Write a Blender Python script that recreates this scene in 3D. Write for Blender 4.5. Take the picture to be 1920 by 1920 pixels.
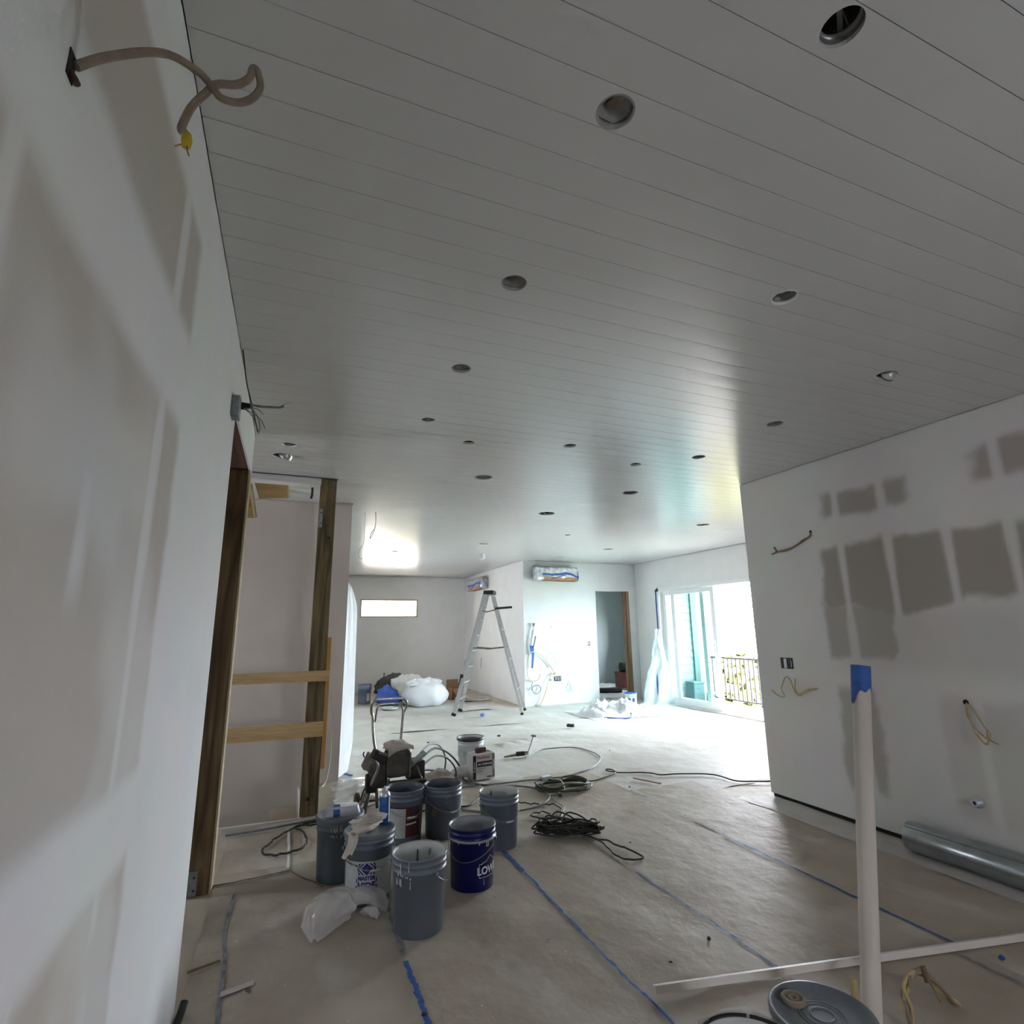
import bpy, bmesh, math, random
from mathutils import Vector, Matrix, noise
import numpy as np
random.seed(7)
sc = bpy.context.scene
for o in list(bpy.data.objects): bpy.data.objects.remove(o)
COL = sc.collection
PI = math.pi

# ------------------------------------------------------------------ camera, sky, light, exposure
def set_camera():
    cam = bpy.data.cameras.new('camera'); cam.sensor_width = 36; cam.sensor_fit = 'HORIZONTAL'
    cam.lens = 1015.14 / 1920 * 36; cam.clip_start = .02; cam.clip_end = 400
    o = bpy.data.objects.new('camera', cam); COL.objects.link(o)
    yaw, pitch, roll = math.radians(22.0416), math.radians(12.2188), math.radians(-.6934)
    f = Vector((math.sin(yaw)*math.cos(pitch), math.cos(yaw)*math.cos(pitch), math.sin(pitch)))
    r = Vector((math.cos(yaw), -math.sin(yaw), 0)); u = r.cross(f)
    r2 = r*math.cos(roll) + u*math.sin(roll); u2 = u*math.cos(roll) - r*math.sin(roll)
    m = Matrix((r2, u2, -f)).transposed().to_4x4(); m.translation = (0, 0, 1.55)
    o.matrix_world = m; sc.camera = o
set_camera()
SKY = 32.0
wd = bpy.data.worlds.new('sky'); sc.world = wd; wd.use_nodes = True
bg = wd.node_tree.nodes['Background']; bg.inputs[0].default_value = (.94, .95, 1.03, 1); bg.inputs[1].default_value = SKY
sc.view_settings.view_transform = 'Standard'; sc.view_settings.look = 'None'
sc.view_settings.gamma = 1; sc.view_settings.use_curve_mapping = False
sc.view_settings.exposure = 0.70
sc.cycles.max_bounces = 6; sc.cycles.diffuse_bounces = 4; sc.cycles.glossy_bounces = 3; sc.cycles.transmission_bounces = 4; sc.cycles.transparent_max_bounces = 8
sc.cycles.use_adaptive_sampling = True; sc.cycles.adaptive_threshold = .15
sc.cycles.caustics_reflective = False; sc.cycles.caustics_refractive = False
def portal(name, loc, rot, sx, sy):            # guides sky light through a wall opening; gives off nothing itself
    l = bpy.data.lights.new(name, 'AREA'); l.shape = 'RECTANGLE'; l.size = sx; l.size_y = sy; l.cycles.is_portal = True
    o = bpy.data.objects.new(name, l); o.location = loc; o.rotation_euler = rot; COL.objects.link(o)
portal('portal_slider', (7.60, 8.4, 1.2), (0, PI/2, 0), 2.4, 3.1)
portal('portal_high_window', (2.47, 15.14, 2.15), (PI/2*-1, 0, 0), 1.55, .5)
portal('portal_rear_fill', (1.9, -2.74, 1.45), (PI/2, 0, 0), .76, .6)  # this and the next three serve unseen windows added as fill light
portal('portal_side_fill', (.44, 11.3, 1.6), (0, -PI/2, 0), .7, .7)
portal('portal_hall_fill', (-2.74, 4.8, 1.7), (0, -PI/2, 0), .6, .36)
portal('portal_bedroom_fill', (9.63, 12.4, 1.55), (0, PI/2, 0), .9, .8)

# ------------------------------------------------------------------ geometry helpers
class MB:
    def __init__(s): s.v = []; s.f = []; s.sm = []
    def add(s, vs, fs, smooth=False):
        n = len(s.v); s.v += [tuple(v) for v in vs]
        for f in fs: s.f.append(tuple(i+n for i in f)); s.sm.append(smooth)
        return s
    def box(s, x0, x1, y0, y1, z0, z1):
        return s.add([(x0,y0,z0),(x1,y0,z0),(x1,y1,z0),(x0,y1,z0),(x0,y0,z1),(x1,y0,z1),(x1,y1,z1),(x0,y1,z1)],
            [(0,3,2,1),(4,5,6,7),(0,1,5,4),(1,2,6,5),(2,3,7,6),(3,0,4,7)])
    def obox(s, c, size, rot=None, bev=0):
        hx, hy, hz = [d/2 for d in size]; R = rot or Matrix.Identity(3); c = Vector(c)
        if bev <= 0:
            vs = [(x,y,z) for z in (-hz,hz) for (x,y) in ((-hx,-hy),(hx,-hy),(hx,hy),(-hx,hy))]
            return s.add([c + R @ Vector(v) for v in vs], [(0,3,2,1),(4,5,6,7),(0,1,5,4),(1,2,6,5),(2,3,7,6),(3,0,4,7)])
        bm = bmesh.new(); bmesh.ops.create_cube(bm, size=1)
        for v in bm.verts: v.co = Vector((v.co.x*size[0], v.co.y*size[1], v.co.z*size[2]))
        bmesh.ops.bevel(bm, geom=bm.edges[:], offset=bev, segments=2, profile=.5, affect='EDGES')
        bm.verts.index_update()
        s.add([c + R @ v.co for v in bm.verts], [[v.index for v in f.verts] for f in bm.faces], False); bm.free(); return s
    def beam(s, a, b, w, h, up=(0,0,1)):
        a = Vector(a); b = Vector(b); d = (b-a); L = d.length; d.normalize(); up = Vector(up)
        if abs(d.dot(up)) > .97: up = Vector((1,0,0))
        sx = d.cross(up).normalized(); uu = sx.cross(d)
        R = Matrix((sx, d, uu)).transposed(); return s.obox((a+b)/2, (w, L, h), R)
    def tube(s, pts, r, seg=8, cap=True, closed=False):
        P = [Vector(p) for p in pts]; n = len(P); rs = r if isinstance(r, (list,tuple)) else [r]*n
        vs = []; fs = []; N = None
        for i, p in enumerate(P):
            if closed: t = P[(i+1) % n] - P[i-1]
            else: t = P[min(i+1,n-1)] - P[max(i-1,0)]
            if t.length < 1e-9: t = Vector((0,0,1))
            t.normalize()
            if N is None:
                N = t.cross(Vector((0,0,1)));  N = N if N.length > .05 else t.cross(Vector((1,0,0)))
            N = N - t*N.dot(t); N.normalize(); B = t.cross(N)
            for k in range(seg):
                a = 2*PI*k/seg; vs.append(p + (N*math.cos(a) + B*math.sin(a))*rs[i])
        m = n if closed else n-1
        for i in range(m):
            for k in range(seg):
                j = (i+1) % n; fs.append((i*seg+k, i*seg+(k+1)%seg, j*seg+(k+1)%seg, j*seg+k))
        s.add(vs, fs, True)
        if cap and not closed:
            s.add(vs[:seg], [tuple(range(seg))[::-1]]); s.add(vs[-seg:], [tuple(range(seg))])
        return s
    def lathe(s, prof, seg=40, c=(0,0,0), smooth=True, R=None):
        vs = []; fs = []; n = len(prof); c = Vector(c)
        for k in range(seg):
            a = 2*PI*k/seg
            for (r,z) in prof:
                p = Vector((r*math.cos(a), r*math.sin(a), z)); vs.append(c + (R @ p if R else p))
        for k in range(seg):
            j = (k+1) % seg
            for i in range(n-1): fs.append((k*n+i, j*n+i, j*n+i+1, k*n+i+1))
        return s.add(vs, fs, smooth)
    def disc(s, r, z, seg=32, c=(0,0,0), flip=False, R=None):
        c = Vector(c); vs = []
        for k in range(seg):
            p = Vector((r*math.cos(2*PI*k/seg), r*math.sin(2*PI*k/seg), z)); vs.append(c + (R @ p if R else p))
        f = tuple(range(seg)); return s.add(vs, [f[::-1] if flip else f])
    def grid(s, nu, nv, fn, smooth=True, wrap=False):
        vs = [fn(i/(nu-1) if not wrap else i/nu, j/(nv-1)) for i in range(nu) for j in range(nv)]; fs = []
        for i in range(nu if wrap else nu-1):
            k = (i+1) % nu
            for j in range(nv-1): fs.append((i*nv+j, k*nv+j, k*nv+j+1, i*nv+j+1))
        return s.add(vs, fs, smooth)
    def poly(s, pts): return s.add(pts, [tuple(range(len(pts)))])
    def mesh(s, name, off=(0,0,0)):
        me = bpy.data.meshes.new(name); o = Vector(off)
        me.from_pydata([tuple(Vector(v)-o) for v in s.v], [], s.f)
        me.polygons.foreach_set('use_smooth', s.sm); me.update(); return me
def smooth_path(pts, n=6):
    P = [Vector(p) for p in pts]; out = []
    for i in range(len(P)-1):
        p0 = P[max(i-1,0)]; p1 = P[i]; p2 = P[i+1]; p3 = P[min(i+2,len(P)-1)]
        for k in range(n):
            t = k/n
            out.append(.5*((2*p1) + (p2-p0)*t + (2*p0-5*p1+4*p2-p3)*t*t + (3*p1-p0-3*p2+p3)*t**3))
    out.append(P[-1]); return out
def rotz(a): return Matrix.Rotation(a, 3, 'Z')
def link(name, me, parent=None, loc=(0,0,0)):
    o = bpy.data.objects.new(name, me); COL.objects.link(o); o.location = loc
    if parent: o.parent = parent
    return o
def tag(o, label=None, cat=None, group=None, kind=None):
    if label: o['label'] = label
    if cat: o['category'] = cat
    if group: o['group'] = group
    if kind: o['kind'] = kind
    return o
def thing(name, loc, label, cat, group=None, rz=0):
    o = bpy.data.objects.new(name, None); COL.objects.link(o); o.empty_display_size = .05
    o.location = loc; o.rotation_euler = (0,0,rz); return tag(o, label, cat, group)
def part(name, mb, mat, parent, off=(0,0,0), label=None, kind=None):
    me = mb.mesh(name, off); me.materials.append(MAT[mat] if isinstance(mat,str) else mat)
    o = link(name, me, parent); return tag(o, label, None, None, kind)
def wpart(name, mb, mat, parent, label=None):        # vertices given in world space
    return part(name, mb, mat, parent, parent.location, label)
def single(name, mb, mat, label, cat, group=None, kind=None):
    A = np.array([tuple(v) for v in mb.v]); c = ((A[:,0].min()+A[:,0].max())/2, (A[:,1].min()+A[:,1].max())/2, A[:,2].min())
    me = mb.mesh(name, c); me.materials.append(MAT[mat] if isinstance(mat,str) else mat)
    return tag(link(name, me, None, c), label, cat, group, kind)
def struct(name, mb, mat, label=None, parent=None):
    me = mb.mesh(name); me.materials.append(MAT[mat]); o = link(name, me, parent)
    if not parent: o['kind'] = 'structure'
    return tag(o, label)
def text_mb(body, size, fn, extr=0.0, bold=0.0, shear=0.0, spacing=1.0):
    cu = bpy.data.curves.new('lettering', 'FONT'); cu.body = body; cu.size = size; cu.align_x = 'CENTER'; cu.align_y = 'CENTER'
    cu.offset = bold; cu.shear = shear; cu.resolution_u = 3; cu.space_character = spacing
    o = bpy.data.objects.new('lettering', cu); COL.objects.link(o)
    me = bpy.data.meshes.new_from_object(o.evaluated_get(bpy.context.evaluated_depsgraph_get()))
    mb = MB(); mb.add([fn(v.co.x, v.co.y) for v in me.vertices], [tuple(p.vertices) for p in me.polygons])
    bpy.data.objects.remove(o); bpy.data.curves.remove(cu); bpy.data.meshes.remove(me); return mb
def fb(p, H=.9, oct=4): return noise.fractal(Vector(p), H, 2.0, oct)

# ------------------------------------------------------------------ materials
MAT = {}
def nn(t, typ, **k):
    n = t.nodes.new(typ)
    for a, b in k.items(): setattr(n, a, b)
    return n
def M(name, col, rough=.6, metal=0, var=.08, scale=6, bump=0, bscale=40, spec=.5, col2=None, stretch=(1,1,1), detail=4, alpha=1, trans=0, emis=None, rvar=0, sheen=0):
    m = bpy.data.materials.new(name); m.use_nodes = True; t = m.node_tree; b = t.nodes['Principled BSDF']
    b.inputs['Roughness'].default_value = rough; b.inputs['Metallic'].default_value = metal
    b.inputs['Specular IOR Level'].default_value = spec; b.inputs['Alpha'].default_value = alpha
    b.inputs['Transmission Weight'].default_value = trans
    tc = nn(t,'ShaderNodeTexCoord'); mp = nn(t,'ShaderNodeMapping'); mp.inputs['Scale'].default_value = stretch
    t.links.new(tc.outputs['Object'], mp.inputs['Vector'])
    ns = nn(t,'ShaderNodeTexNoise'); ns.inputs['Scale'].default_value = scale; ns.inputs['Detail'].default_value = detail
    t.links.new(mp.outputs[0], ns.inputs['Vector'])
    rp = nn(t,'ShaderNodeValToRGB'); c2 = col2 or tuple(min(1,c*(1+var)) for c in col); c1 = tuple(c*(1-var) for c in col)
    rp.color_ramp.elements[0].position = .3; rp.color_ramp.elements[1].position = .7
    rp.color_ramp.elements[0].color = (*c1,1); rp.color_ramp.elements[1].color = (*c2,1)
    t.links.new(ns.outputs['Fac'], rp.inputs['Fac']); t.links.new(rp.outputs['Color'], b.inputs['Base Color'])
    if bump:
        n2 = nn(t,'ShaderNodeTexNoise'); n2.inputs['Scale'].default_value = bscale; n2.inputs['Detail'].default_value = 5
        t.links.new(mp.outputs[0], n2.inputs['Vector']); bp = nn(t,'ShaderNodeBump'); bp.inputs['Strength'].default_value = bump; bp.inputs['Distance'].default_value = .01
        t.links.new(n2.outputs['Fac'], bp.inputs['Height']); t.links.new(bp.outputs['Normal'], b.inputs['Normal'])
    MAT[name] = m; return m
def wood(name, c1, c2, scale=5, axis='Z', rough=.7, ring=9):
    m = bpy.data.materials.new(name); m.use_nodes = True; t = m.node_tree; b = t.nodes['Principled BSDF']; b.inputs['Roughness'].default_value = rough
    tc = nn(t,'ShaderNodeTexCoord'); mp = nn(t,'ShaderNodeMapping'); s = {'Z':(1,1,.09),'X':(.09,1,1),'Y':(1,.09,1)}[axis]
    mp.inputs['Scale'].default_value = s; t.links.new(tc.outputs['Object'], mp.inputs['Vector'])
    ns = nn(t,'ShaderNodeTexNoise'); ns.inputs['Scale'].default_value = scale; ns.inputs['Detail'].default_value = 2; ns.inputs['Distortion'].default_value = .6
    t.links.new(mp.outputs[0], ns.inputs['Vector'])
    mu = nn(t,'ShaderNodeMath', operation='MULTIPLY'); mu.inputs[1].default_value = ring; t.links.new(ns.outputs['Fac'], mu.inputs[0])
    fr = nn(t,'ShaderNodeMath', operation='PINGPONG'); fr.inputs[1].default_value = 1; t.links.new(mu.outputs[0], fr.inputs[0])
    rp = nn(t,'ShaderNodeValToRGB'); rp.color_ramp.elements[0].color = (*c1,1); rp.color_ramp.elements[1].color = (*c2,1)
    t.links.new(fr.outputs[0], rp.inputs['Fac'])
    n2 = nn(t,'ShaderNodeTexNoise'); n2.inputs['Scale'].default_value = 60; t.links.new(mp.outputs[0], n2.inputs['Vector'])
    mx = nn(t,'ShaderNodeMix', data_type='RGBA', blend_type='MULTIPLY'); mx.inputs[0].default_value = .5
    t.links.new(rp.outputs['Color'], mx.inputs[6]); t.links.new(n2.outputs['Fac'], mx.inputs[7]); t.links.new(mx.outputs[2], b.inputs['Base Color'])
    bp = nn(t,'ShaderNodeBump'); bp.inputs['Strength'].default_value = .25; bp.inputs['Distance'].default_value = .005
    t.links.new(fr.outputs[0], bp.inputs['Height']); t.links.new(bp.outputs['Normal'], b.inputs['Normal'])
    MAT[name] = m; return m
M('wall', (.78,.77,.76), .85, var=.03, scale=3, bump=.06, bscale=180)
M('wall_toned_down', (.66,.67,.68), .85, var=.03, scale=3, bump=.06, bscale=180)  # wall white darkened in colour so strong door light does not blow out
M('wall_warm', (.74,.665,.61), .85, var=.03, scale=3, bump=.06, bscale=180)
M('wall_cool', (.56,.68,.69), .85, var=.03, scale=3, bump=.05, bscale=180)
M('core', (.05,.045,.04), .9)
M('dark', (.012,.012,.013), .8)
M('plank', (.60,.60,.59), .24, var=.02, scale=2, bump=.008, bscale=25, spec=.7)
M('floor', (.50,.42,.33), .8, var=.12, scale=5, bump=.1)
M('white_paint', (.78,.78,.77), .45, var=.02)
M('vinyl', (.82,.83,.83), .35, var=.01)
M('black', (.02,.02,.022), .5)
M('black_plastic', (.025,.025,.028), .4)
M('black_rubber', (.02,.02,.02), .8)
M('blue_tape', (.025,.095,.34), .7, var=.2, scale=20)
M('pale_blue_tape', (.16,.22,.33), .8, var=.4, scale=14, col2=(.36,.37,.37))
M('aluminium', (.62,.63,.64), .35, .85, var=.08, scale=20)
M('chrome', (.55,.55,.56), .22, .95, var=.2, scale=30)
M('galv', (.40,.43,.45), .26, .9, var=.12, scale=9, bump=.03, bscale=12)
M('rust', (.07,.04,.028), .8, var=.4)
M('bucket_grey', (.150,.180,.225), .42, var=.05, scale=5, bump=.02)
M('bucket_grey_dark', (.10,.118,.145), .45, var=.05, scale=5, bump=.02)
M('bucket_lid', (.16,.185,.215), .45, var=.06, scale=7, bump=.03)
M('bucket_blue', (.005,.008,.11), .3, var=.1, scale=4)
M('bucket_white', (.68,.69,.70), .45, var=.05)
M('bucket_far', (.20,.23,.33), .5)
M('paint_film', (.58,.60,.58), .5, var=.05, scale=9, bump=.05, bscale=15)
M('paint_film_blue', (.36,.38,.42), .35, var=.06, scale=9)
M('steel_wire', (.45,.45,.46), .35, .9)
M('print_white', (.75,.76,.78), .6, var=.08)
M('print_navy', (.02,.02,.16), .5)
M('print_black', (.02,.02,.022), .55)
M('print_red', (.35,.02,.03), .5)
M('label_paper', (.52,.54,.53), .55, var=.1, scale=20)
M('label_maroon', (.085,.016,.018), .45, var=.3, scale=25)
M('sticker_tan', (.26,.21,.15), .7, var=.1)
M('carton', (.66,.65,.63), .7, var=.05, scale=10)
M('cardboard', (.32,.18,.10), .85, var=.15, scale=9)
M('brown_paper', (.36,.21,.12), .8, var=.15, scale=12, bump=.2, bscale=20)
M('cord_black', (.028,.030,.022), .55, var=.3, scale=30)
M('cord_olive', (.045,.055,.030), .55, var=.3, scale=30)
M('hose_grey', (.20,.22,.24), .45, var=.2, scale=15)
M('cable_tan', (.27,.215,.165), .7, var=.18, scale=30, bump=.4, bscale=60)
M('cable_yellow', (.52,.40,.20), .6, var=.15, scale=30)
M('cable_brown', (.20,.14,.08), .65, var=.3, scale=30)
M('wire_grey', (.16,.18,.19), .5, var=.3, scale=40)
M('wire_white', (.65,.65,.62), .6)
M('yellow_cap', (.62,.45,.02), .5)
M('copper', (.36,.16,.07), .4, .8)
M('hose_tan', (.62,.50,.30), .5, var=.1)
M('pvc', (.80,.74,.67), .42, var=.05, scale=4)
M('metal_box', (.30,.33,.35), .4, .7, var=.2, scale=40)
M('motor', (.045,.041,.036), .65, var=.5, scale=9, bump=.15, bscale=20, col2=(.125,.11,.09))
M('motor_dark', (.020,.019,.018), .6, var=.3, scale=15)
M('sprayer_steel', (.20,.185,.16), .5, .6, var=.4, scale=12)
M('rag', (.52,.46,.40), .95, var=.15, scale=12, bump=.3, bscale=60)
M('rag_pale', (.66,.60,.54), .95, var=.12, scale=15, bump=.25, bscale=50)
M('can_blue', (.02,.13,.42), .3, .3, var=.2, scale=12)
M('can_white', (.6,.63,.68), .3, .2)
M('tarp_blue', (.05,.12,.50), .55, var=.3, scale=6)
M('tarp_dark', (.05,.045,.04), .8, var=.3)
M('cloth_grey', (.56,.55,.52), .9, var=.12, scale=7, bump=.2, bscale=20)
M('film_white', (.84,.86,.90), .30, var=.04, alpha=.88, bump=.15, bscale=10)
M('film_clear', (.82,.81,.79), .16, var=.10, scale=12, alpha=.46, bump=.12, bscale=9)
M('film_drape', (.80,.88,.92), .35, var=.05, alpha=.80, bump=.2, bscale=10)
M('film_silver', (.55,.57,.60), .22, .35, var=.35, scale=9, bump=.8, bscale=16)
M('tray_clear', (.74,.78,.84), .2, var=.03, alpha=.72)
M('insulation', (.30,.30,.29), .8, var=.2, scale=20)
M('can_inside', (.26,.26,.25), .35, .5, var=.15)
M('debris_dark', (.05,.045,.05), .8)
M('debris_white', (.72,.72,.71), .9)
M('siding', (.16,.182,.184), .6, var=.04)
M('siding_trim', (.06,.085,.082), .6, var=.04)
M('deck', (.36,.35,.34), .8, var=.08)
M('ground', (.34,.34,.28), .95, var=.2, scale=.3)
M('leaf', (.085,.085,.012), .7, var=.4, scale=3)
M('bark', (.14,.10,.07), .9, var=.3)
M('rail_metal', (.05,.045,.05), .5)
M('grey_box', (.05,.075,.08), .6)
M('toolbox', (.20,.06,.05), .5, var=.2)
wood('treated', (.10,.062,.026), (.30,.19,.085), 7, 'Z')
wood('treated2', (.10,.082,.036), (.30,.22,.10), 7, 'Z')
wood('header_wood', (.085,.028,.012), (.17,.065,.03), 6, 'Y')
wood('pine_x', (.80,.53,.24), (.95,.70,.38), 4, 'X', ring=5)
wood('pine_z', (.72,.36,.11), (.88,.50,.18), 4, 'Z', ring=5)
wood('pine_block', (.42,.24,.07), (.60,.42,.16), 5, 'X', ring=6)
wood('pine_and_glow', (.60,.48,.30), (.70,.58,.38), 4, 'Z', ring=4)
wood('stick', (.42,.28,.18), (.55,.40,.27), 6, 'Y', ring=4)
wood('jamb_wood', (.28,.17,.09), (.42,.28,.17), 6, 'Z', ring=5)
def glass_mat(name, tint, gl=.09):
    m = bpy.data.materials.new(name); m.use_nodes = True; t = m.node_tree; t.nodes.remove(t.nodes['Principled BSDF'])
    o = t.nodes['Material Output']; tr = nn(t,'ShaderNodeBsdfTransparent'); tr.inputs[0].default_value = (*tint,1)
    g = nn(t,'ShaderNodeBsdfGlossy'); g.inputs['Roughness'].default_value = .02; fr = nn(t,'ShaderNodeLayerWeight'); fr.inputs[0].default_value = .12
    mx = nn(t,'ShaderNodeMixShader'); t.links.new(fr.outputs[0], mx.inputs[0]); t.links.new(tr.outputs[0], mx.inputs[1]); t.links.new(g.outputs[0], mx.inputs[2])
    t.links.new(mx.outputs[0], o.inputs['Surface']); MAT[name] = m
glass_mat('glass', (.80,.93,.92)); glass_mat('glass_clear', (.93,.95,.95)); glass_mat('glass_dimmed', (.62,.595,.54))  # last tint added to dim sky light through the high window
def mud_mat(name, paper, mud):
    m = bpy.data.materials.new(name); m.use_nodes = True; t = m.node_tree; b = t.nodes['Principled BSDF']; b.inputs['Roughness'].default_value = .85
    at = nn(t,'ShaderNodeAttribute'); at.attribute_name = 'mud'
    ns = nn(t,'ShaderNodeTexNoise'); ns.inputs['Scale'].default_value = 2.5; ns.inputs['Detail'].default_value = 6
    tc = nn(t,'ShaderNodeTexCoord'); t.links.new(tc.outputs['Object'], ns.inputs['Vector'])
    mx = nn(t,'ShaderNodeMix', data_type='RGBA'); mx.inputs[6].default_value = (*paper,1); mx.inputs[7].default_value = (*mud,1)
    t.links.new(at.outputs['Fac'], mx.inputs[0])
    m2 = nn(t,'ShaderNodeMix', data_type='RGBA', blend_type='MULTIPLY'); m2.inputs[0].default_value = .16
    t.links.new(mx.outputs[2], m2.inputs[6]); t.links.new(ns.outputs['Color'], m2.inputs[7]); 
    n3 = nn(t,'ShaderNodeTexNoise'); n3.inputs['Scale'].default_value = 150; t.links.new(tc.outputs['Object'], n3.inputs['Vector'])
    bp = nn(t,'ShaderNodeBump'); bp.inputs['Strength'].default_value = .08; bp.inputs['Distance'].default_value = .004
    t.links.new(n3.outputs['Fac'], bp.inputs['Height']); t.links.new(bp.outputs['Normal'], b.inputs['Normal'])
    hs = nn(t,'ShaderNodeHueSaturation'); hs.inputs['Saturation'].default_value = .9; t.links.new(m2.outputs[2], hs.inputs['Color'])
    t.links.new(hs.outputs[0], b.inputs['Base Color']); MAT[name] = m
mud_mat('drywall_left', (.58,.535,.49), (.84,.85,.86)); mud_mat('drywall_kitchen', (.42,.38,.335), (.80,.775,.755))
def sheet_mat(name, c1, c2, dust):
    m = bpy.data.materials.new(name); m.use_nodes = True; t = m.node_tree; b = t.nodes['Principled BSDF']; b.inputs['Roughness'].default_value = .62; b.inputs['Specular IOR Level'].default_value = .35
    tc = nn(t,'ShaderNodeTexCoord')
    def N(s, d, st=(1,1,1)):
        mp = nn(t,'ShaderNodeMapping'); mp.inputs['Scale'].default_value = st; t.links.new(tc.outputs['Object'], mp.inputs['Vector'])
        n = nn(t,'ShaderNodeTexNoise'); n.inputs['Scale'].default_value = s; n.inputs['Detail'].default_value = d; t.links.new(mp.outputs[0], n.inputs['Vector']); return n
    def ramp(a, bb, p0, p1, src):
        r = nn(t,'ShaderNodeValToRGB'); r.color_ramp.elements[0].position = p0; r.color_ramp.elements[1].position = p1
        r.color_ramp.elements[0].color = (*a,1); r.color_ramp.elements[1].color = (*bb,1); t.links.new(src, r.inputs['Fac']); return r
    base = ramp(c1, c2, .35, .65, N(1.6, 6).outputs['Fac'])
    d1 = ramp((0,0,0), (1,1,1), .52, .72, N(2.3, 8, (1,.6,1)).outputs['Fac'])
    mx = nn(t,'ShaderNodeMix', data_type='RGBA'); t.links.new(d1.outputs[0], mx.inputs[0]); t.links.new(base.outputs[0], mx.inputs[6]); mx.inputs[7].default_value = (*dust,1)
    sp = ramp((0,0,0), (1,1,1), .73, .76, N(38, 3).outputs['Fac'])
    m3 = nn(t,'ShaderNodeMix', data_type='RGBA'); t.links.new(sp.outputs[0], m3.inputs[0]); t.links.new(mx.outputs[2], m3.inputs[6]); m3.inputs[7].default_value = (.72,.71,.69,1)
    t.links.new(m3.outputs[2], b.inputs['Base Color'])
    bp = nn(t,'ShaderNodeBump'); bp.inputs['Strength'].default_value = .5; bp.inputs['Distance'].default_value = .018
    t.links.new(N(7, 5).outputs['Fac'], bp.inputs['Height']); t.links.new(bp.outputs['Normal'], b.inputs['Normal']); MAT[name] = m
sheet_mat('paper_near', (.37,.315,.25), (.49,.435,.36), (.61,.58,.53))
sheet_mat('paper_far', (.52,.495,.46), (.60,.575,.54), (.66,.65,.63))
sheet_mat('ply', (.46,.39,.29), (.56,.50,.40), (.62,.58,.52))

# ------------------------------------------------------------------ the setting
CZ = 3.0
def rects(u0, u1, z0, z1, holes):
    us = sorted({u0,u1,*[h[0] for h in holes],*[h[1] for h in holes]}); zs = sorted({z0,z1,*[h[2] for h in holes],*[h[3] for h in holes]})
    out = []
    for a, b in zip(us, us[1:]):
        if b <= u0 or a >= u1: continue
        for c, d in zip(zs, zs[1:]):
            if d <= z0 or c >= z1: continue
            if any(h[0] < (a+b)/2 < h[1] and h[2] < (c+d)/2 < h[3] for h in holes): continue
            out.append((a,b,c,d))
    return out
def wall(name, axis, pos, side, u0, u1, holes=(), thick=.12, z0=0, top=2.986, mat='wall', label=None, back=None):
    # a drywall face of 12 mm at `pos` looking along `side`, a core behind it that reaches above the ceiling boards
    mb = MB()
    def bx(a, b, c, d, p, q):
        p, q = min(p,q), max(p,q)
        if axis == 'x': mb.box(p, q, a, b, c, d)
        else: mb.box(a, b, p, q, c, d)
    for (a,b,c,d) in rects(u0, u1, z0, top, list(holes)): bx(a,b,c,d, pos, pos-side*.012)
    for (a,b,c,d) in rects(u0, u1, z0, 3.12, list(holes)): bx(a,b,c,d, pos-side*.012, pos-side*thick)
    return struct(name, mb, mat, label)
# floor slab with the stair pit left open
fl_ = MB()
fl_.box(-2.6, 7.55, -2.8, 5.32, -.25, 0); fl_.box(.20, 7.55, 5.32, 6.43, -.25, 0); fl_.box(.5, 7.55, 6.43, 10.82, -.25, 0)
fl_.box(.5, 4.69, 10.82, 15.1, -.25, 0); fl_.box(4.69, 9.6, 10.82, 14.1, -.25, 0)
struct('floor', fl_, 'ply', 'bare dusty plywood floor under the protective paper')

# ---- left wall with the doorway, half-taped drywall
def ss(a, b, x): 
    t = min(1, max(0, (x-a)/(b-a))) if a != b else float(x > a); return t*t*(3-2*t)
def band(x, a, b, s): return ss(a-s, a+s, x)*(1-ss(b-s, b+s, x))
def mud_left(y, z):
    n = fb((y*1.3, z*1.3, 3))*.10; n2 = fb((y*5, z*5, 8))*.03; m = 0
    m = max(m, ss(1.69, 1.76, y+n2+n*.15))                                  # wide corner bead coat beside the doorway
    m = max(m, band(z + n*.25, 1.01, 1.225, .035))                       # lower taped seam
    m = max(m, band(z + n*.25, 2.13, 2.40, .035))                        # upper taped seam
    m = max(m, ss(2.68, 2.74, z + n*.3))                                 # ceiling corner
    for k, yc in enumerate((-1.31, -.9, -.5, -.1, .3, .70, 1.10, 1.51)): # screw lines on the studs
        w = .030 + .016*fb((yc, z*2.2, 1)); m = max(m, .85*band(y, yc-w, yc+w, .014)*ss(-.35, .1, fb((yc*3, z*1.1, 5))+.12))
    m = max(m, .5*ss(.12, .5, fb((y*.9, z*.9, 12))))
    return min(1, m)
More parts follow.
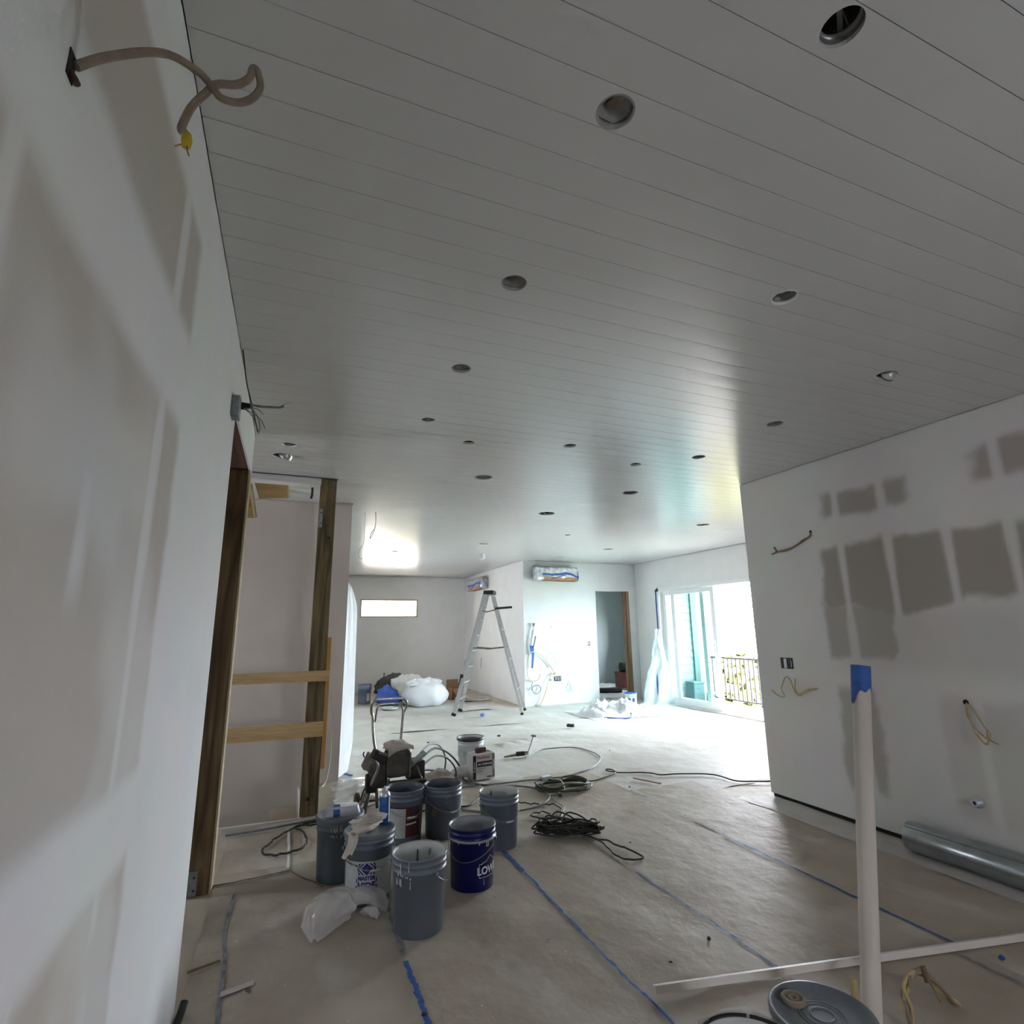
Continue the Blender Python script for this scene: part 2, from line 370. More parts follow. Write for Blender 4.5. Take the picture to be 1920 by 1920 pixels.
def mud_kitchen(y, z):
    n = fb((y*1.6, z*1.6, 23))*.10; n2 = fb((y*6, z*6, 28))*.03; yy = y + n2 + n*.3; zz = z + n2 + n*.3; p = 0
    lo = 1.66 + .06*fb((y*2, 0, 4)) + .10*ss(2.4, 1.6, y)
    big = band(yy, 1.0, 3.37, .03)*band(zz, lo, 2.22 + .02*math.sin(y*5), .035)
    p = max(p, big); p = max(p, .85*band(yy, 2.83, 3.41, .03)*band(zz, 1.27, 1.72, .05))
    p = max(p, .9*band(yy, 2.58, 3.30, .05)*band(zz, 2.46, 2.68, .04)); p = max(p, .9*band(yy, 1.45, 2.14, .05)*band(zz, 2.50, 2.74, .04))
    p = max(p, .75*band(yy, 3.06, 3.38, .03)*band(zz, .26, 1.05, .05)); p = max(p, .30*band(yy, 2.05, 2.60, .04)*band(zz, .30, 1.06, .05))
    for yc in (1.6, 2.0, 2.37, 2.785, 3.18):
        w = .030 + .012*fb((yc, z*2.5, 2)); p *= 1 - .92*band(y, yc-w, yc+w, .016)
    p = max(p, .28*band(z + n*.2, 1.20, 1.66, .1)*band(y + n, 2.0, 3.35, .15))
    return 1 - min(1, p)
def mud_face(name, x, y0, y1, z0, z1, step, fn, mat, flip, parent, label):
    ny = int((y1-y0)/step)+1; nz = int((z1-z0)/step)+1; mb = MB()
    mb.grid(ny, nz, lambda u, v: (x, y0+(y1-y0)*u, z0+(z1-z0)*v))
    if flip: mb.f = [f[::-1] for f in mb.f]
    me = mb.mesh(name); me.materials.append(MAT[mat]); at = me.attributes.new('mud', 'FLOAT', 'POINT')
    at.data.foreach_set('value', [fn(v[1], v[2]) for v in mb.v])
    o = link(name, me, parent); tag(o, label); return o
LX = -.335
w = wall('wall_left', 'x', LX-.002, 1, -2.7, 2.98, thick=.13, label='half taped drywall wall at the left, beside the doorway', top=2.996)
mud_face('drywall_face', LX, -2.6, 2.98, 0, 2.996, .022, mud_left, 'drywall_left', False, w, 'drywall face with white taped seams')
hd = MB(); hd.box(LX-.012, LX, 2.98, 4.25, 2.68, 2.996)
struct('trim_1', hd, 'wall', 'white drywall strip above the doorway')
e = MB(); e.box(LX-.012, LX, 4.128, 4.25, .0, 2.68)
struct('trim_2', e, 'pine_and_glow', 'pale drywall edge along the dark door post')
single('header_beam', MB().box(LX-.19, LX-.013, 2.98, 4.25, 2.68, 2.97), 'header_wood', 'reddish brown timber header above the doorway in the left wall', 'beam')
wall('wall_hall', 'x', -2.6, 1, -2.8, 6.5, [(4.62,4.98,1.4,2.0)], label='hall wall behind the doorway', z0=-2.6)  # window hole added, unseen, to brighten the floor by the stairs
# ---- stair well
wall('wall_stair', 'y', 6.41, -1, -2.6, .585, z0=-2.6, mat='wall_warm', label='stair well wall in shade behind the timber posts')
pt = MB(); pt.box(.185, .20, 5.40, 6.43, -1.2, 0)
struct('trim_3', pt, 'white_paint', 'white board lining the edge of the stair pit')
pe = MB(); pe.box(-2.6, .2, 5.30, 5.32, -1.2, -.002); pe.box(-2.6, .20, 5.325, 5.345, -.02, .012)
struct('trim_4', pe, 'wall', 'pale drywall lip along the stair pit')
struct('floor_lower', MB().box(-2.7, .6, 5.2, 6.6, -2.7, -2.6).box(-2.6, .2, 5.2, 5.30, -2.6, -.25).box(.2, .3, 5.2, 6.6, -2.6, -.25), 'core', 'dark bottom of the stair pit')
st = thing('stair_flight', (0, 5.4, -1.8), 'bare wooden stair flight going down in the stair pit', 'stairs')
for k in range(7):
    wpart('tread', MB().box(-.06-.26*k, .183-.26*k, 5.46, 6.405, -.21-.18*k, -.17-.18*k), 'ply', st)
th = MB(); th.box(-2.6, .19, 5.36, 5.50, 2.935, 2.995); struct('trim_5', th, 'wall', 'painted trim along the ceiling edge at the stair well')
struct('ceiling_stair', MB().box(-2.6, .34, 5.50, 6.43, 2.99, 3.05), 'wall', 'plain drywall ceiling over the stair well')
b = thing('blocking_board', (-.25, 5.62, 2.82), 'yellow pine blocking board under the ceiling at the stair well', 'board')
wpart('board', MB().add([(-.42,5.55,3.0),(-.115,5.55,3.0),(-.10,5.62,2.845),(-.36,5.62,2.82),(-.42,5.59,3.0),(-.115,5.59,3.0),(-.10,5.66,2.845),(-.36,5.66,2.82)],
      [(0,3,2,1),(4,5,6,7),(0,1,5,4),(1,2,6,5),(2,3,7,6),(3,0,4,7)]), 'pine_block', b)
wpart('pale_edge', MB().beam((-.11,5.545,2.995),(-.095,5.612,2.842),.012,.03), 'pine_and_glow', b)
b = thing('small_blocking_board', (-.44, 5.6, 2.66), 'short yellow pine block tucked behind the dark door post', 'board')
wpart('board', MB().add([(-.52,5.75,2.99),(-.455,5.75,2.99),(-.39,5.80,2.66),(-.51,5.80,2.66),(-.52,5.79,2.99),(-.455,5.79,2.99),(-.39,5.84,2.66),(-.51,5.84,2.66)],
      [(0,3,2,1),(4,5,6,7),(0,1,5,4),(1,2,6,5),(2,3,7,6),(3,0,4,7)]), 'pine_block', b)
wpart('pale_edge', MB().beam((-.452,5.745,2.98),(-.387,5.80,2.66),.03,.02), 'pine_and_glow', b)
single('hanging_strap', MB().tube([(.118,5.60,2.99),(.12,5.60,2.88),(.112,5.60,2.845)], .012, 6), 'black', 'thin black strap hanging beside the top of the stair post', 'strap')
# ---- far room
wall('wall_divider', 'x', .585, 1, 6.53, 15.1, [(10.95,11.65,1.25,1.95)], label='side wall of the far room with an unseen window')
WIN = (1.71, 3.235, 1.91, 2.38)
wall('wall_back', 'y', 15.0, -1, .5, 4.69, [WIN], thick=.16, label='plain far wall with the slim high window')
wall('wall_alcove', 'x', 4.57, -1, 10.701, 15.1, label='cream side wall with the small wrapped air conditioner')
DOOR = (6.33, 7.21, -.1, 2.37)
wall('wall_far', 'y', 10.70, -1, 4.58, 7.6, [DOOR], mat='wall_toned_down', label='white far wall with the bedroom doorway')
SL = (6.85, 9.90, -.1, 2.385)
wall('wall_right', 'x', 7.40, -1, 2.4, 10.69, [SL], thick=.16, label='white wall with the sliding patio door')
KX = 4.29
w = wall('wall_kitchen', 'x', KX+.002, -1, -2.8, 4.21, z0=.035, label='kitchen wall with bare drywall patches and white mud stripes', top=2.995)
mud_face('drywall_face', KX, .4, 4.21, .035, 2.995, .018, mud_kitchen, 'drywall_kitchen', True, w, 'drywall with grey bare patches and pale mud stripes')
single('wall_bottom_plate', MB().box(KX+.02, KX+.10, -2.8, 4.20, 0, .034), 'dark', 'dark bottom plate showing in the gap under the kitchen wall', 'plate', kind='structure')
wall('wall_side', 'y', 2.4, 1, 4.41, 7.6, label='side wall behind the kitchen wall')
wall('wall_rear', 'y', -2.6, 1, -2.7, 4.5, [(1.52, 2.28, 1.15, 1.75)], thick=.16, label='rear wall with a small added window behind the viewer')
# bedroom behind the doorway
struct('wall_bedroom', MB().box(4.69, 9.6, 14.1, 14.22, 0, 3.1), 'wall_cool', 'cool grey wall of the room behind the doorway')
wall('wall_bedroom_side', 'x', 9.5, -1, 10.8, 14.2, [(12.0, 12.8, 1.1, 2.0)], label='outer wall of the room behind the doorway')  # unseen window hole added to brighten the bedroom wall
struct('wall_exterior', MB().box(7.56, 9.6, 10.55, 10.82, -.3, 3.4), 'siding')
struct('ceiling_bedroom', MB().box(4.69, 9.6, 10.83, 14.1, 2.9, 3.1), 'wall', 'ceiling of the room behind the doorway')
# ---- roof deck over everything, dark behind the board gaps
rf = MB(); rf.box(-2.8, 7.7, -3.0, 15.3, 3.125, 3.25); struct('ceiling_backing', rf, 'core', 'dark roof deck above the ceiling boards')

# ---- ceiling of painted tongue and groove boards, cut around the light openings
LIGHTS = [  # x, y, diameter, kind, label
 (1.172, .671, .100,'bracket','large open light hole with a metal bar across, nearest in the top corner'),
 (.769, 1.070,.112,'foil','open light hole with a crumpled grey liner, above the cable on the wall'),
 (.793, 1.903,.110,'foil','round light hole with a pale liner, alone in the middle of the ceiling'),
 (1.974, 1.563,.116,'wires','light hole with curled wires, level with the lone middle hole'),
 (.805, 2.728,.110,'foil','light hole with a folded grey liner, third in the row along the doorway'),
 (3.184, 1.922,.116,'loose','light hole with a loose lamp collar, nearest in the row beside the kitchen wall'),
 (.810, 3.556,.110,'wires','light hole with a pale wire nest, fourth in the row along the doorway'),
 (3.205, 2.752,.116,'foil','grey light hole, second in the row beside the kitchen wall'),
 (1.219, 3.907,.092,'plain','small plain dark light hole, left one of the small pair'),
 (2.014, 3.700,.110,'wires','light hole with white wires between the two ceiling rows'),
 (3.213, 3.579,.110,'bracket','dark light hole in the bright reflection, third beside the kitchen wall'),
 (-.152, 4.760,.175,'loose','light hole with a lamp can hanging out, in front of the stair well'),
 (-.098, 4.439,.110,'wires','shallow light hole with curled wire ends, just before the stair well'),
 (1.656, 4.814,.172,'foil','wide oval light hole over the buckets, with a white edge'),
 (2.819, 3.953,.095,'plain','small plain dark light hole, right one of the small pair'),
 (3.375, 4.862,.172,'foil','wide light hole with a crumpled liner, over the extension cord'),
 (2.972, 6.153,.20,'loop','wide black light hole with a white wire loop, in the middle of the far ceiling'),
 (5.471, 6.128,.20,'wires','wide light hole in the bright reflection before the patio door'),
 (3.017, 8.799,.185,'wires','wide light hole above the stepladder'),
 (5.467, 8.707,.185,'plain','wide grey light hole before the far white wall'),
 (1.731, 10.156,.15,'wires','small light hole in the window reflection on the ceiling'),
 (3.994, 7.514,.10,'wires','tiny light hole with wire ends, right of the wide black hole'),
 (2.384, 13.2,.12,'plain','tiny light hole near the slim high window'),
 (5.099, 9.95,.12,'plain','tiny light hole above the long wrapped air conditioner'),
 (6.716, 9.95,.13,'plain','tiny light hole before the bedroom doorway'),
]
PW = .1278; PY0 = 1.2555
ceil = bpy.data.objects.new('ceiling', None); COL.objects.link(ceil); ceil['kind'] = 'structure'; ceil['label'] = 'ceiling of glossy white painted boards'
def plank_profile():
    h = PW/2 - .0009; c = .0001; q = 10; K = .0005
    return [(-h,.018),(-h,.002)] + [((h-c)*(2*i/q-1), .0005+K*((2*i/q-1)**2-1)) for i in range(q+1)] + [(h,.002),(h,.018)]
def plank_mb(L):
    pr = plank_profile(); n = len(pr); mb = MB()
    vs = [(x,y,z) for x in (-L/2, L/2) for (y,z) in pr]
    mb.add(vs, [(i, i+1, n+i+1, n+i) for i in range(2, n-3)], False)
    mb.add(vs, [(i, i+1, n+i+1, n+i) for i in (0, 1, n-3, n-2)] + [(n-1, 0, n, 2*n-1)] + [tuple(range(n))[::-1], tuple(range(n, 2*n))])
    return mb
def plank_mesh(L):
    me = plank_mb(L).mesh('ceiling_board'); bm = bmesh.new(); bm.from_mesh(me); bmesh.ops.remove_doubles(bm, verts=bm.verts, dist=1e-6); bm.to_mesh(me); bm.free()
    me.materials.append(MAT['plank']); return me
unit = plank_mesh(1.0)
k0 = math.floor((-2.6-PY0)/PW); k1 = math.ceil((15.0-PY0)/PW)
cut_jobs = []
for k in range(k0, k1):
    y0 = PY0 + k*PW; yc = y0 + PW/2
    if yc < -2.6 or yc > 14.98: continue
    if yc < 2.4: xa, xb = LX+.002, KX-.004
    elif yc < 4.22: xa, xb = LX+.002, (KX-.006 if yc < 4.14 else 7.394)
    elif yc < 5.36: xa, xb = -2.59, 7.394
    elif yc < 6.42: xa, xb = .34, 7.394
    elif yc < 10.69: xa, xb = .592, 7.394
    else: xa, xb = .592, 4.564
    if 4.20 < yc < 4.30: xa = LX+.002
    hs = [l for l in LIGHTS if abs(l[1]-yc) < PW/2 + l[2]/2 and xa < l[0] < xb]
    if not hs:
        o = link('ceiling_board', unit, ceil); o.scale = (xb-xa, 1, 1)
    else:
        o = link('ceiling_board', plank_mesh(xb-xa), ceil); cut_jobs.append((o, hs, (xa+xb)/2, yc))
    o.location = ((xa+xb)/2, yc, CZ); o.rotation_euler = (math.radians(random.uniform(-.2,.2)), 0, 0)
# the far kitchen side between the kitchen wall and the side wall
for k in range(k0, k1):
    yc = PY0 + (k+.5)*PW
    if 2.42 < yc < 4.14:
        o = link('ceiling_board', unit, ceil); o.scale = (7.394-4.42, 1, 1); o.location = ((7.394+4.42)/2, yc, CZ)
cutters = []
for (o, hs, cx, yc) in cut_jobs:
    for h in hs:
        c = MB().lathe([(0,-.05),(h[2]/2,-.05),(h[2]/2,.08),(0,.08)], 28, smooth=False); 
        me = c.mesh('cutter'); bm = bmesh.new(); bm.from_mesh(me); bmesh.ops.remove_doubles(bm, verts=bm.verts, dist=1e-5); bmesh.ops.recalc_face_normals(bm, faces=bm.faces); bm.to_mesh(me); bm.free()
        co = bpy.data.objects.new('cutter', me); COL.objects.link(co); co.location = (h[0], h[1], CZ); cutters.append(co)
        md = o.modifiers.new('hole', 'BOOLEAN'); md.object = co; md.operation = 'DIFFERENCE'; md.solver = 'EXACT'
bm_fix = []
bpy.context.view_layer.update(); dg = bpy.context.evaluated_depsgraph_get()
for (o, hs, cx, yc) in cut_jobs: bm_fix.append((o, bpy.data.meshes.new_from_object(o.evaluated_get(dg))))
for o, me in bm_fix: o.modifiers.clear(); o.data = me; me.name = 'ceiling_board'
for c in cutters: bpy.data.objects.remove(c)
GL = 'recessed light openings in the boarded ceiling'
for (x, y, d, kind, lab) in LIGHTS:
    t = thing('recessed_light', (x, y, CZ), lab, 'ceiling light', GL); r = d/2
    h = MB(); h.lathe([(r*1.03,.019),(r*.99,.02),(r*.97,.10),(0,.102)], 28); part('housing', h, 'can_inside' if kind not in ('bracket','loop','plain') else 'motor_dark', t)
    if kind in ('foil','loose','wires'):
        rg = MB(); rg.lathe([(r*.985,.0),(r*.985,.018),(r*.90,.020),(r*.90,.0),(r*.985,.0)], 28); part('collar', rg, 'white_paint' if kind!='foil' else 'insulation', t)
    if kind == 'bracket':
        m = MB(); m.beam((-r*.75,-r*.5,.03),(r*.75,r*.55,.045), .012, .006); part('mounting_bar', m, 'metal_box', t)
        m = MB(); m.tube([(-r*.5,-r*.4,.028),(r*.2,-r*.1,.035),(r*.7,r*.1,.03)], .0015, 5); part('wire', m, 'cable_brown', t)
        m = MB(); m.lathe([(r*.985,.012),(r*.985,.022),(r*.90,.040),(r*.88,.038)], 28); part('collar', m, 'can_inside', t)
    if kind == 'foil':
        rr = random.random()*9
        m = MB(); m.grid(9, 12, lambda u, v: (lambda a, q: (q*math.cos(a), q*math.sin(a), .022 + .03*(1-u) + .018*noise.noise(Vector((math.cos(a)*1.6*u+rr, math.sin(a)*1.6*u, rr)))))(v*2*PI, u*r*.93), True); part('liner', m, 'insulation', t)
        m = MB(); m.poly([(-.3*r,-.75*r,.016),(.15*r,-.8*r,.014),(.35*r,.2*r,.032),(-.4*r,.3*r,.034)]); part('flap', m, 'cable_tan', t)
    if kind == 'wires':
        for q in range(4):
            a0 = random.random()*6.28; pts = [(r*.75*math.cos(a0+s*.9+q)*(.5+.5*random.random()), r*.75*math.sin(a0+s*.9+q)*(.5+.5*random.random()), .012+.02*random.random()) for s in range(5)]
            part('wire', MB().tube(smooth_path(pts,4), .0035 if d < .13 else .005, 5), 'wire_grey' if q%2 else 'wire_white', t)
    if kind == 'loose':
        R = Matrix.Rotation(.5, 3, 'X') @ Matrix.Rotation(.5, 3, 'Y')
        m = MB(); m.lathe([(r*.62,-.012),(r*.66,-.006),(r*.60,.03),(r*.4,.05)], 24, (r*.25,0,-.004), R=R); part('lamp_collar', m, 'aluminium', t)
        m = MB(); m.disc(r*.6, -.004, 24, (r*.25,0,-.004), True, R); part('lens', m, 'wire_white', t)
    if kind == 'loop':
        part('wire', MB().tube(smooth_path([(-r*.5,0,.05),(-r*.4,-r*.1,.0),(0,-r*.2,-.012),(r*.4,-r*.1,.0),(r*.5,0,.05)],5), .006, 6), 'wire_white', t)

# ---- high window
t = tag(bpy.data.objects.new('window_1', None), 'slim bright high window in the far wall', None, None, 'structure'); COL.objects.link(t); t.location = (2.47, 15.0, WIN[2])
fr = MB(); a, b_, c, d = WIN
fr.box(a, a+.03, 14.995, 15.15, c, d); fr.box(b_-.03, b_, 14.995, 15.15, c, d); fr.box(a, b_, 14.995, 15.15, d-.03, d); fr.box(a, b_, 14.995, 15.15, c, c+.03)
wpart('window_frame', fr, 'pine_and_glow', t); wpart('pane', MB().box(a+.03, b_-.03, 15.10, 15.106, c+.03, d-.03), 'glass_dimmed', t)  # tan frame colour stands in for warm sunlight on the jamb
# ---- unseen windows added for fill daylight: rear, far room, hall, bedroom
for nm, lab, bxs in (('fill_window_rear','small unseen window added in the rear wall for daylight',(1.52,2.28,1.15,1.75)),):
    t = tag(bpy.data.objects.new(nm, None), lab, None, None, 'structure'); COL.objects.link(t); t.location = (1.9,-2.7,.7)
    f = MB(); a,b_,c,d = bxs
    for q in (a, (a+b_)/2-.03, b_-.06): f.box(q, q+.06, -2.74, -2.66, c, d)
    f.box(a, b_, -2.74, -2.66, c, c+.06); f.box(a, b_, -2.74, -2.66, d-.06, d); wpart('window_frame', f, 'vinyl', t)
for nm, lab, X, y0_, y1_, z0_, z1_ in (('fill_window_side','small unseen window added to light the far room',.50,10.95,11.65,1.25,1.95),('fill_window_hall','small unseen hall window added for light behind the left wall',-2.68,4.62,4.98,1.4,2.0),('fill_window_bedroom','small unseen window added to light the bedroom',9.58,12.0,12.8,1.1,2.0)):
    t = tag(bpy.data.objects.new(nm, None), lab, None, None, 'structure'); COL.objects.link(t); t.location = (X, (y0_+y1_)/2, z0_); f = MB()
    f.box(X-.03, X+.03, y0_, y0_+.03, z0_, z1_); f.box(X-.03, X+.03, y1_-.03, y1_, z0_, z1_); f.box(X-.03, X+.03, y0_+.03, y1_-.03, z0_, z0_+.03); f.box(X-.03, X+.03, y0_+.03, y1_-.03, z1_-.03, z1_)
    wpart('window_frame', f, 'vinyl', t); wpart('pane', MB().box(X-.003, X+.003, y0_+.03, y1_-.03, z0_+.03, z1_-.03), 'glass_clear', t)
# ---- sliding patio door
t = tag(bpy.data.objects.new('door_1', None), 'white sliding patio door standing half open', None, None, 'structure'); COL.objects.link(t); t.location = (7.45, 8.2, 0)
f = MB(); y0, y1, zt = SL[0], SL[1], SL[3]
f.box(7.385, 7.57, y1-.07, y1, .0, zt); f.box(7.385, 7.57, y0, y0+.07, .0, zt); f.box(7.385, 7.57, y0, y1, zt-.07, zt)
f.box(7.38, 7.57, y0, y1, -.01, .035); f.box(7.43, 7.445, y0, y1, .035, .05); f.box(7.50, 7.515, y0, y1, .035, .05)
wpart('door_frame', f, 'vinyl', t)
def panel(x, ya, yb, nm):
    p = MB(); s = .105
    p.box(x-.022, x+.022, ya, ya+s, .04, zt-.075); p.box(x-.022, x+.022, yb-s, yb, .04, zt-.075)
    p.box(x-.022, x+.022, ya+s, yb-s, .04, .04+.12); p.box(x-.022, x+.022, ya+s, yb-s, zt-.075-.09, zt-.075)
    o = wpart('door_panel', p, 'vinyl', t); 
    g = part('pane', MB().box(x-.004, x+.004, ya+s, yb-s, .16, zt-.165), 'glass', o, t.location); return o
panel(7.508, 8.56, 9.83, 'outer'); pi = panel(7.438, 8.19, 9.46, 'inner')
hd = MB(); hd.tube([(7.40,8.235,.92),(7.385,8.235,.94),(7.385,8.235,1.28),(7.40,8.235,1.30)], .010, 6); part('door_handle', hd, 'vinyl', pi, t.location)
# ---- bedroom doorway timber
j = MB(); j.box(7.13, 7.21, 10.70, 10.83, 0, 2.37); j.box(7.095, 7.13, 10.74, 10.80, 0, 2.37)
struct('door_2', j, 'jamb_wood', 'bare wooden jamb of the bedroom doorway')
# ---- outside: siding return, deck, railing, garden
sd = MB(); n = 20
for k in range(n):
    z = -.05 + k*.16
    sd.add([(7.57,10.035,z),(8.42,10.035,z),(8.42,10.015,z+.16),(7.57,10.015,z+.16),(7.57,10.06,z),(8.42,10.06,z),(8.42,10.06,z+.16),(7.57,10.06,z+.16)],
           [(0,1,2,3),(1,5,6,2),(0,4,5,1),(3,2,6,7)])
wx = thing('siding_wall', (8.0, 10.05, -.1), 'pale aqua clapboard wall outside behind the patio door glass', 'house wall'); wx['kind'] = 'structure'
wpart('wall_core', MB().box(7.57, 8.42, 10.06, 10.30, -.3, 3.3), 'siding', wx)
for k in range(n):
    z = -.05 + k*.16
    m = MB().add([(7.57,10.030,z),(8.42,10.030,z),(8.42,10.048,z+.158),(7.57,10.048,z+.158),(7.57,10.06,z),(8.42,10.06,z),(8.42,10.06,z+.158),(7.57,10.06,z+.158)],
           [(0,1,2,3),(1,5,6,2),(0,4,5,1),(3,2,6,7),(0,3,7,4)])
    wpart('clapboard', m, 'siding', wx)
wpart('corner_board', MB().box(8.36, 8.50, 9.99, 10.10, -.1, 3.3), 'siding_trim', wx)
struct('unseen_shade_roof', MB().box(7.57, 9.3, 3.8, 10.55, 2.78, 2.90), 'wall', 'unseen roof added over the deck to hold back sky light')  # added out of view to hold sky light off the floor by the door
struct('deck', MB().box(7.57, 8.80, 4.0, 10.55, -.20, -.04), 'deck', 'sunlit pale balcony deck')
rl = thing('deck_railing', (8.66, 7.5, -.04), 'black metal balcony railing outside the patio door', 'railing')
wpart('top_rail', MB().box(8.64, 8.68, 4.6, 9.98, .88, .92), 'rail_metal', rl); wpart('bottom_rail', MB().box(8.645, 8.675, 4.6, 9.98, .05, .08), 'rail_metal', rl)
for k in range(46): wpart('baluster', MB().box(8.647, 8.673, 4.70+.115*k, 4.728+.115*k, .06, .89), 'rail_metal', rl)
for y in (4.62, 6.5, 8.40, 9.94): wpart('post', MB().box(8.63, 8.69, y-.03, y+.03, -.04, .94), 'rail_metal', rl)
gb = thing('outdoor_cabinet', (8.24, 9.86, -.04), 'grey outdoor cabinet against the aqua siding outside', 'cabinet')
wpart('body', MB().obox((8.22,9.87,.17), (.28,.26,.40), bev=.015), 'grey_box', gb); wpart('lid', MB().obox((8.22,9.865,.385), (.31,.29,.04), bev=.01), 'siding_trim', gb)
ch = thing('deck_stool', (8.42, 9.55, -.04), 'low pale stool standing on the deck outside', 'stool')
wpart('seat', MB().obox((8.42,9.55,.17), (.22,.22,.03), bev=.008), 'siding_trim', ch)
for sx in (-.09,.09):
    for sy in (-.09,.09): wpart('leg', MB().beam((8.42+sx*1.2,9.55+sy*1.2,-.04),(8.42+sx,9.55+sy,.16), .022, .022), 'siding_trim', ch)
struct('ground', MB().box(9, 140, -80, 120, -3.3, -3.2), 'ground', 'pale garden ground far below the deck')
for i, (x, y, s) in enumerate(((16.5,17.2,2.0),(19.6,19.2,2.15),(14.2,14.6,1.55),(23.5,24.5,2.3),(18.5,21.2,1.9),(27,24.0,2.4))):
    tr = thing('garden_tree', (x, y, -3.2), ['round yellow green tree crown beyond the railing','bright green tree nearest the railing end','low green bush just beyond the railing','pale green tree behind the others','far tree beside the aqua corner','tall pale tree farthest out'][i], 'tree', 'trees beyond the deck')
    tk = MB(); tk.tube([(0,0,0),(.1,0,s*.5),(0,.1,s*.9)], [.14,.10,.06], 8); part('trunk', tk, 'bark', tr)
    cr = MB()
    for q in range(240):
        v = Vector((random.gauss(0,1), random.gauss(0,1), random.gauss(0,1))).normalized()*s*.42*random.uniform(.6,1); c = Vector((0,0,s*1.02)) + Vector((v.x*1.25, v.y*1.25, v.z))
        a = Vector((random.gauss(0,1),random.gauss(0,1),random.gauss(0,1))).normalized()*.34; b2 = a.cross(v).normalized()*.24
        cr.add([c-a, c-b2, c+a, c+b2], [(0,1,2,3)])
    part('crown', cr, 'leaf', tr, kind='stuff')

# ------------------------------------------------------------------ floor coverings
def sheet(name, x0, x1, y0, y1, z, amp, freq, mat, label, step=.05, edge=.01, fn=None, sk=0):
    nx = max(4, int((x1-x0)/step)); ny = max(4, int((y1-y0)/step)); mb = MB(); sd = random.uniform(0,50)
    def f(u, v):
        x = x0+(x1-x0)*u; y = y0+(y1-y0)*v
        ex = edge*fb((y*1.5, sd, 0))*(1 if u in (0,1) else 0); ey = edge*fb((x*1.5, sd, 3))*(1 if v in (0,1) else 0)
        h = max(0, fb((x*freq[0], y*freq[1], sd), .8, 4))
        zz = z + amp*h + (fn(x,y) if fn else 0)
        return (x+ex+sk*(y-y0), y+ey, max(z, zz))
    mb.grid(nx, ny, f)
    return single(name, mb, mat, label, 'floor covering', 'paper and cloth laid over the floor')
XS = [-.325, .63, 1.515, 2.195, 3.15, 3.93]
labs = ['tan paper runner under the plastic bag and leftmost buckets','tan paper runner under the front bucket with white paint inside','tan paper runner under the blue bucket and the white corner bead end','tan paper runner under the heap of black cord, between two tape lines','tan paper runner along the edge beside the kitchen wall']
for i in range(5):
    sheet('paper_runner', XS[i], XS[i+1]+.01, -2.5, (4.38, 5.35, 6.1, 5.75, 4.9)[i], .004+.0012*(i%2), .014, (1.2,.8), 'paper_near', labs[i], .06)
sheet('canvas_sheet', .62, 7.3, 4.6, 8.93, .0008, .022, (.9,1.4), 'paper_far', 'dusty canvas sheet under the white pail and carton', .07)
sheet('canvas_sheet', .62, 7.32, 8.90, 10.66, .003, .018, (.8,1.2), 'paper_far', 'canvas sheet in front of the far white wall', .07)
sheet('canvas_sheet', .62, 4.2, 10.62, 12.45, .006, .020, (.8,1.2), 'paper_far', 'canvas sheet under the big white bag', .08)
sheet('plywood_cover', -.33, .20, 4.27, 5.28, .002, .002, (.5,.5), 'paper_near', 'pale hardboard strip before the stair pit', .08)
# folds in the cloth behind the carton
for i,(px,py) in enumerate(((2.85,7.35),(3.05,7.42),(3.25,7.52))):
    mb = MB(); mb.grid(10, 7, lambda u, v: (px-.14+.28*u+.03*v, py+.16-.5*v*.6+.06*u, .006+.028*math.sin(PI*v)*math.sin(PI*u)**.7))
    single('cloth_fold', mb, 'paper_far', ['raised fold in the canvas, nearest the white pail','raised fold in the canvas, middle of three','raised fold in the canvas, nearest the spray gun'][i], 'fold', 'folds in the canvas')
# sloppy blue tape along the seams
def tape(pts, w, mat, label, z=.0145, brk=0):
    P = smooth_path([(x,y,z) for x,y in pts], 8); mb = MB(); vs = []; n = len(P)
    for i, p in enumerate(P):
        t = (P[min(i+1,n-1)]-P[max(i-1,0)]).normalized(); s = Vector((-t.y, t.x, 0)); ww = w*(.55+.7*abs(fb((i*.35, p.x*3, 2), .9, 2)))
        j = .006*fb((i*.2, 5, p.x))
        vs += [p - s*(ww-j) + Vector((0,0,.0015*random.random())), p + s*(ww+j)]
    mb.add(vs, [(2*i, 2*i+1, 2*i+3, 2*i+2) for i in range(n-1)]); return single('masking_tape', mb, mat, label, 'tape', 'blue masking tape on the floor seams')
def line(x, y0, y1, n=9, wob=.012): return [(x + wob*fb((y0+(y1-y0)*k/n, x*7, 0)), y0+(y1-y0)*k/n) for k in range(n+1)]
tape(line(.632, 3.62, 3.0), .016, 'pale_blue_tape', 'pale blue tape just behind the front bucket')
tape(line(.628, 2.95, 2.30), .018, 'blue_tape', 'torn blue tape line running out below the front bucket')
tape(line(1.512, 3.98, 3.62), .020, 'blue_tape', 'short blue tape line beside the blue bucket')
tape(line(1.515, 3.6, 2.1), .010, 'blue_tape', 'long blue tape line between the blue bucket and the corner bead')
tape(line(2.17, 4.0, 3.35), .008, 'pale_blue_tape', 'faint blue tape line under the loop of black cord')
tape(line(2.195, 3.34, 2.20), .008, 'blue_tape', 'thin blue tape line below the loop of black cord')
tape(line(3.17, 4.86, 3.6), .007, 'pale_blue_tape', 'faint blue tape line beside the wooden stick')
tape(line(3.145, 3.6, 2.03), .012, 'blue_tape', 'blue tape line running behind the white pipe')
tape(line(3.07, 1.98, 1.72), .010, 'pale_blue_tape', 'faint tape line beyond the corner bead')
tape([(-.20,4.05),(-.21,3.6),(-.18,3.3),(-.16,2.7)], .010, 'pale_blue_tape', 'wide pale tape along the paper at the doorway')
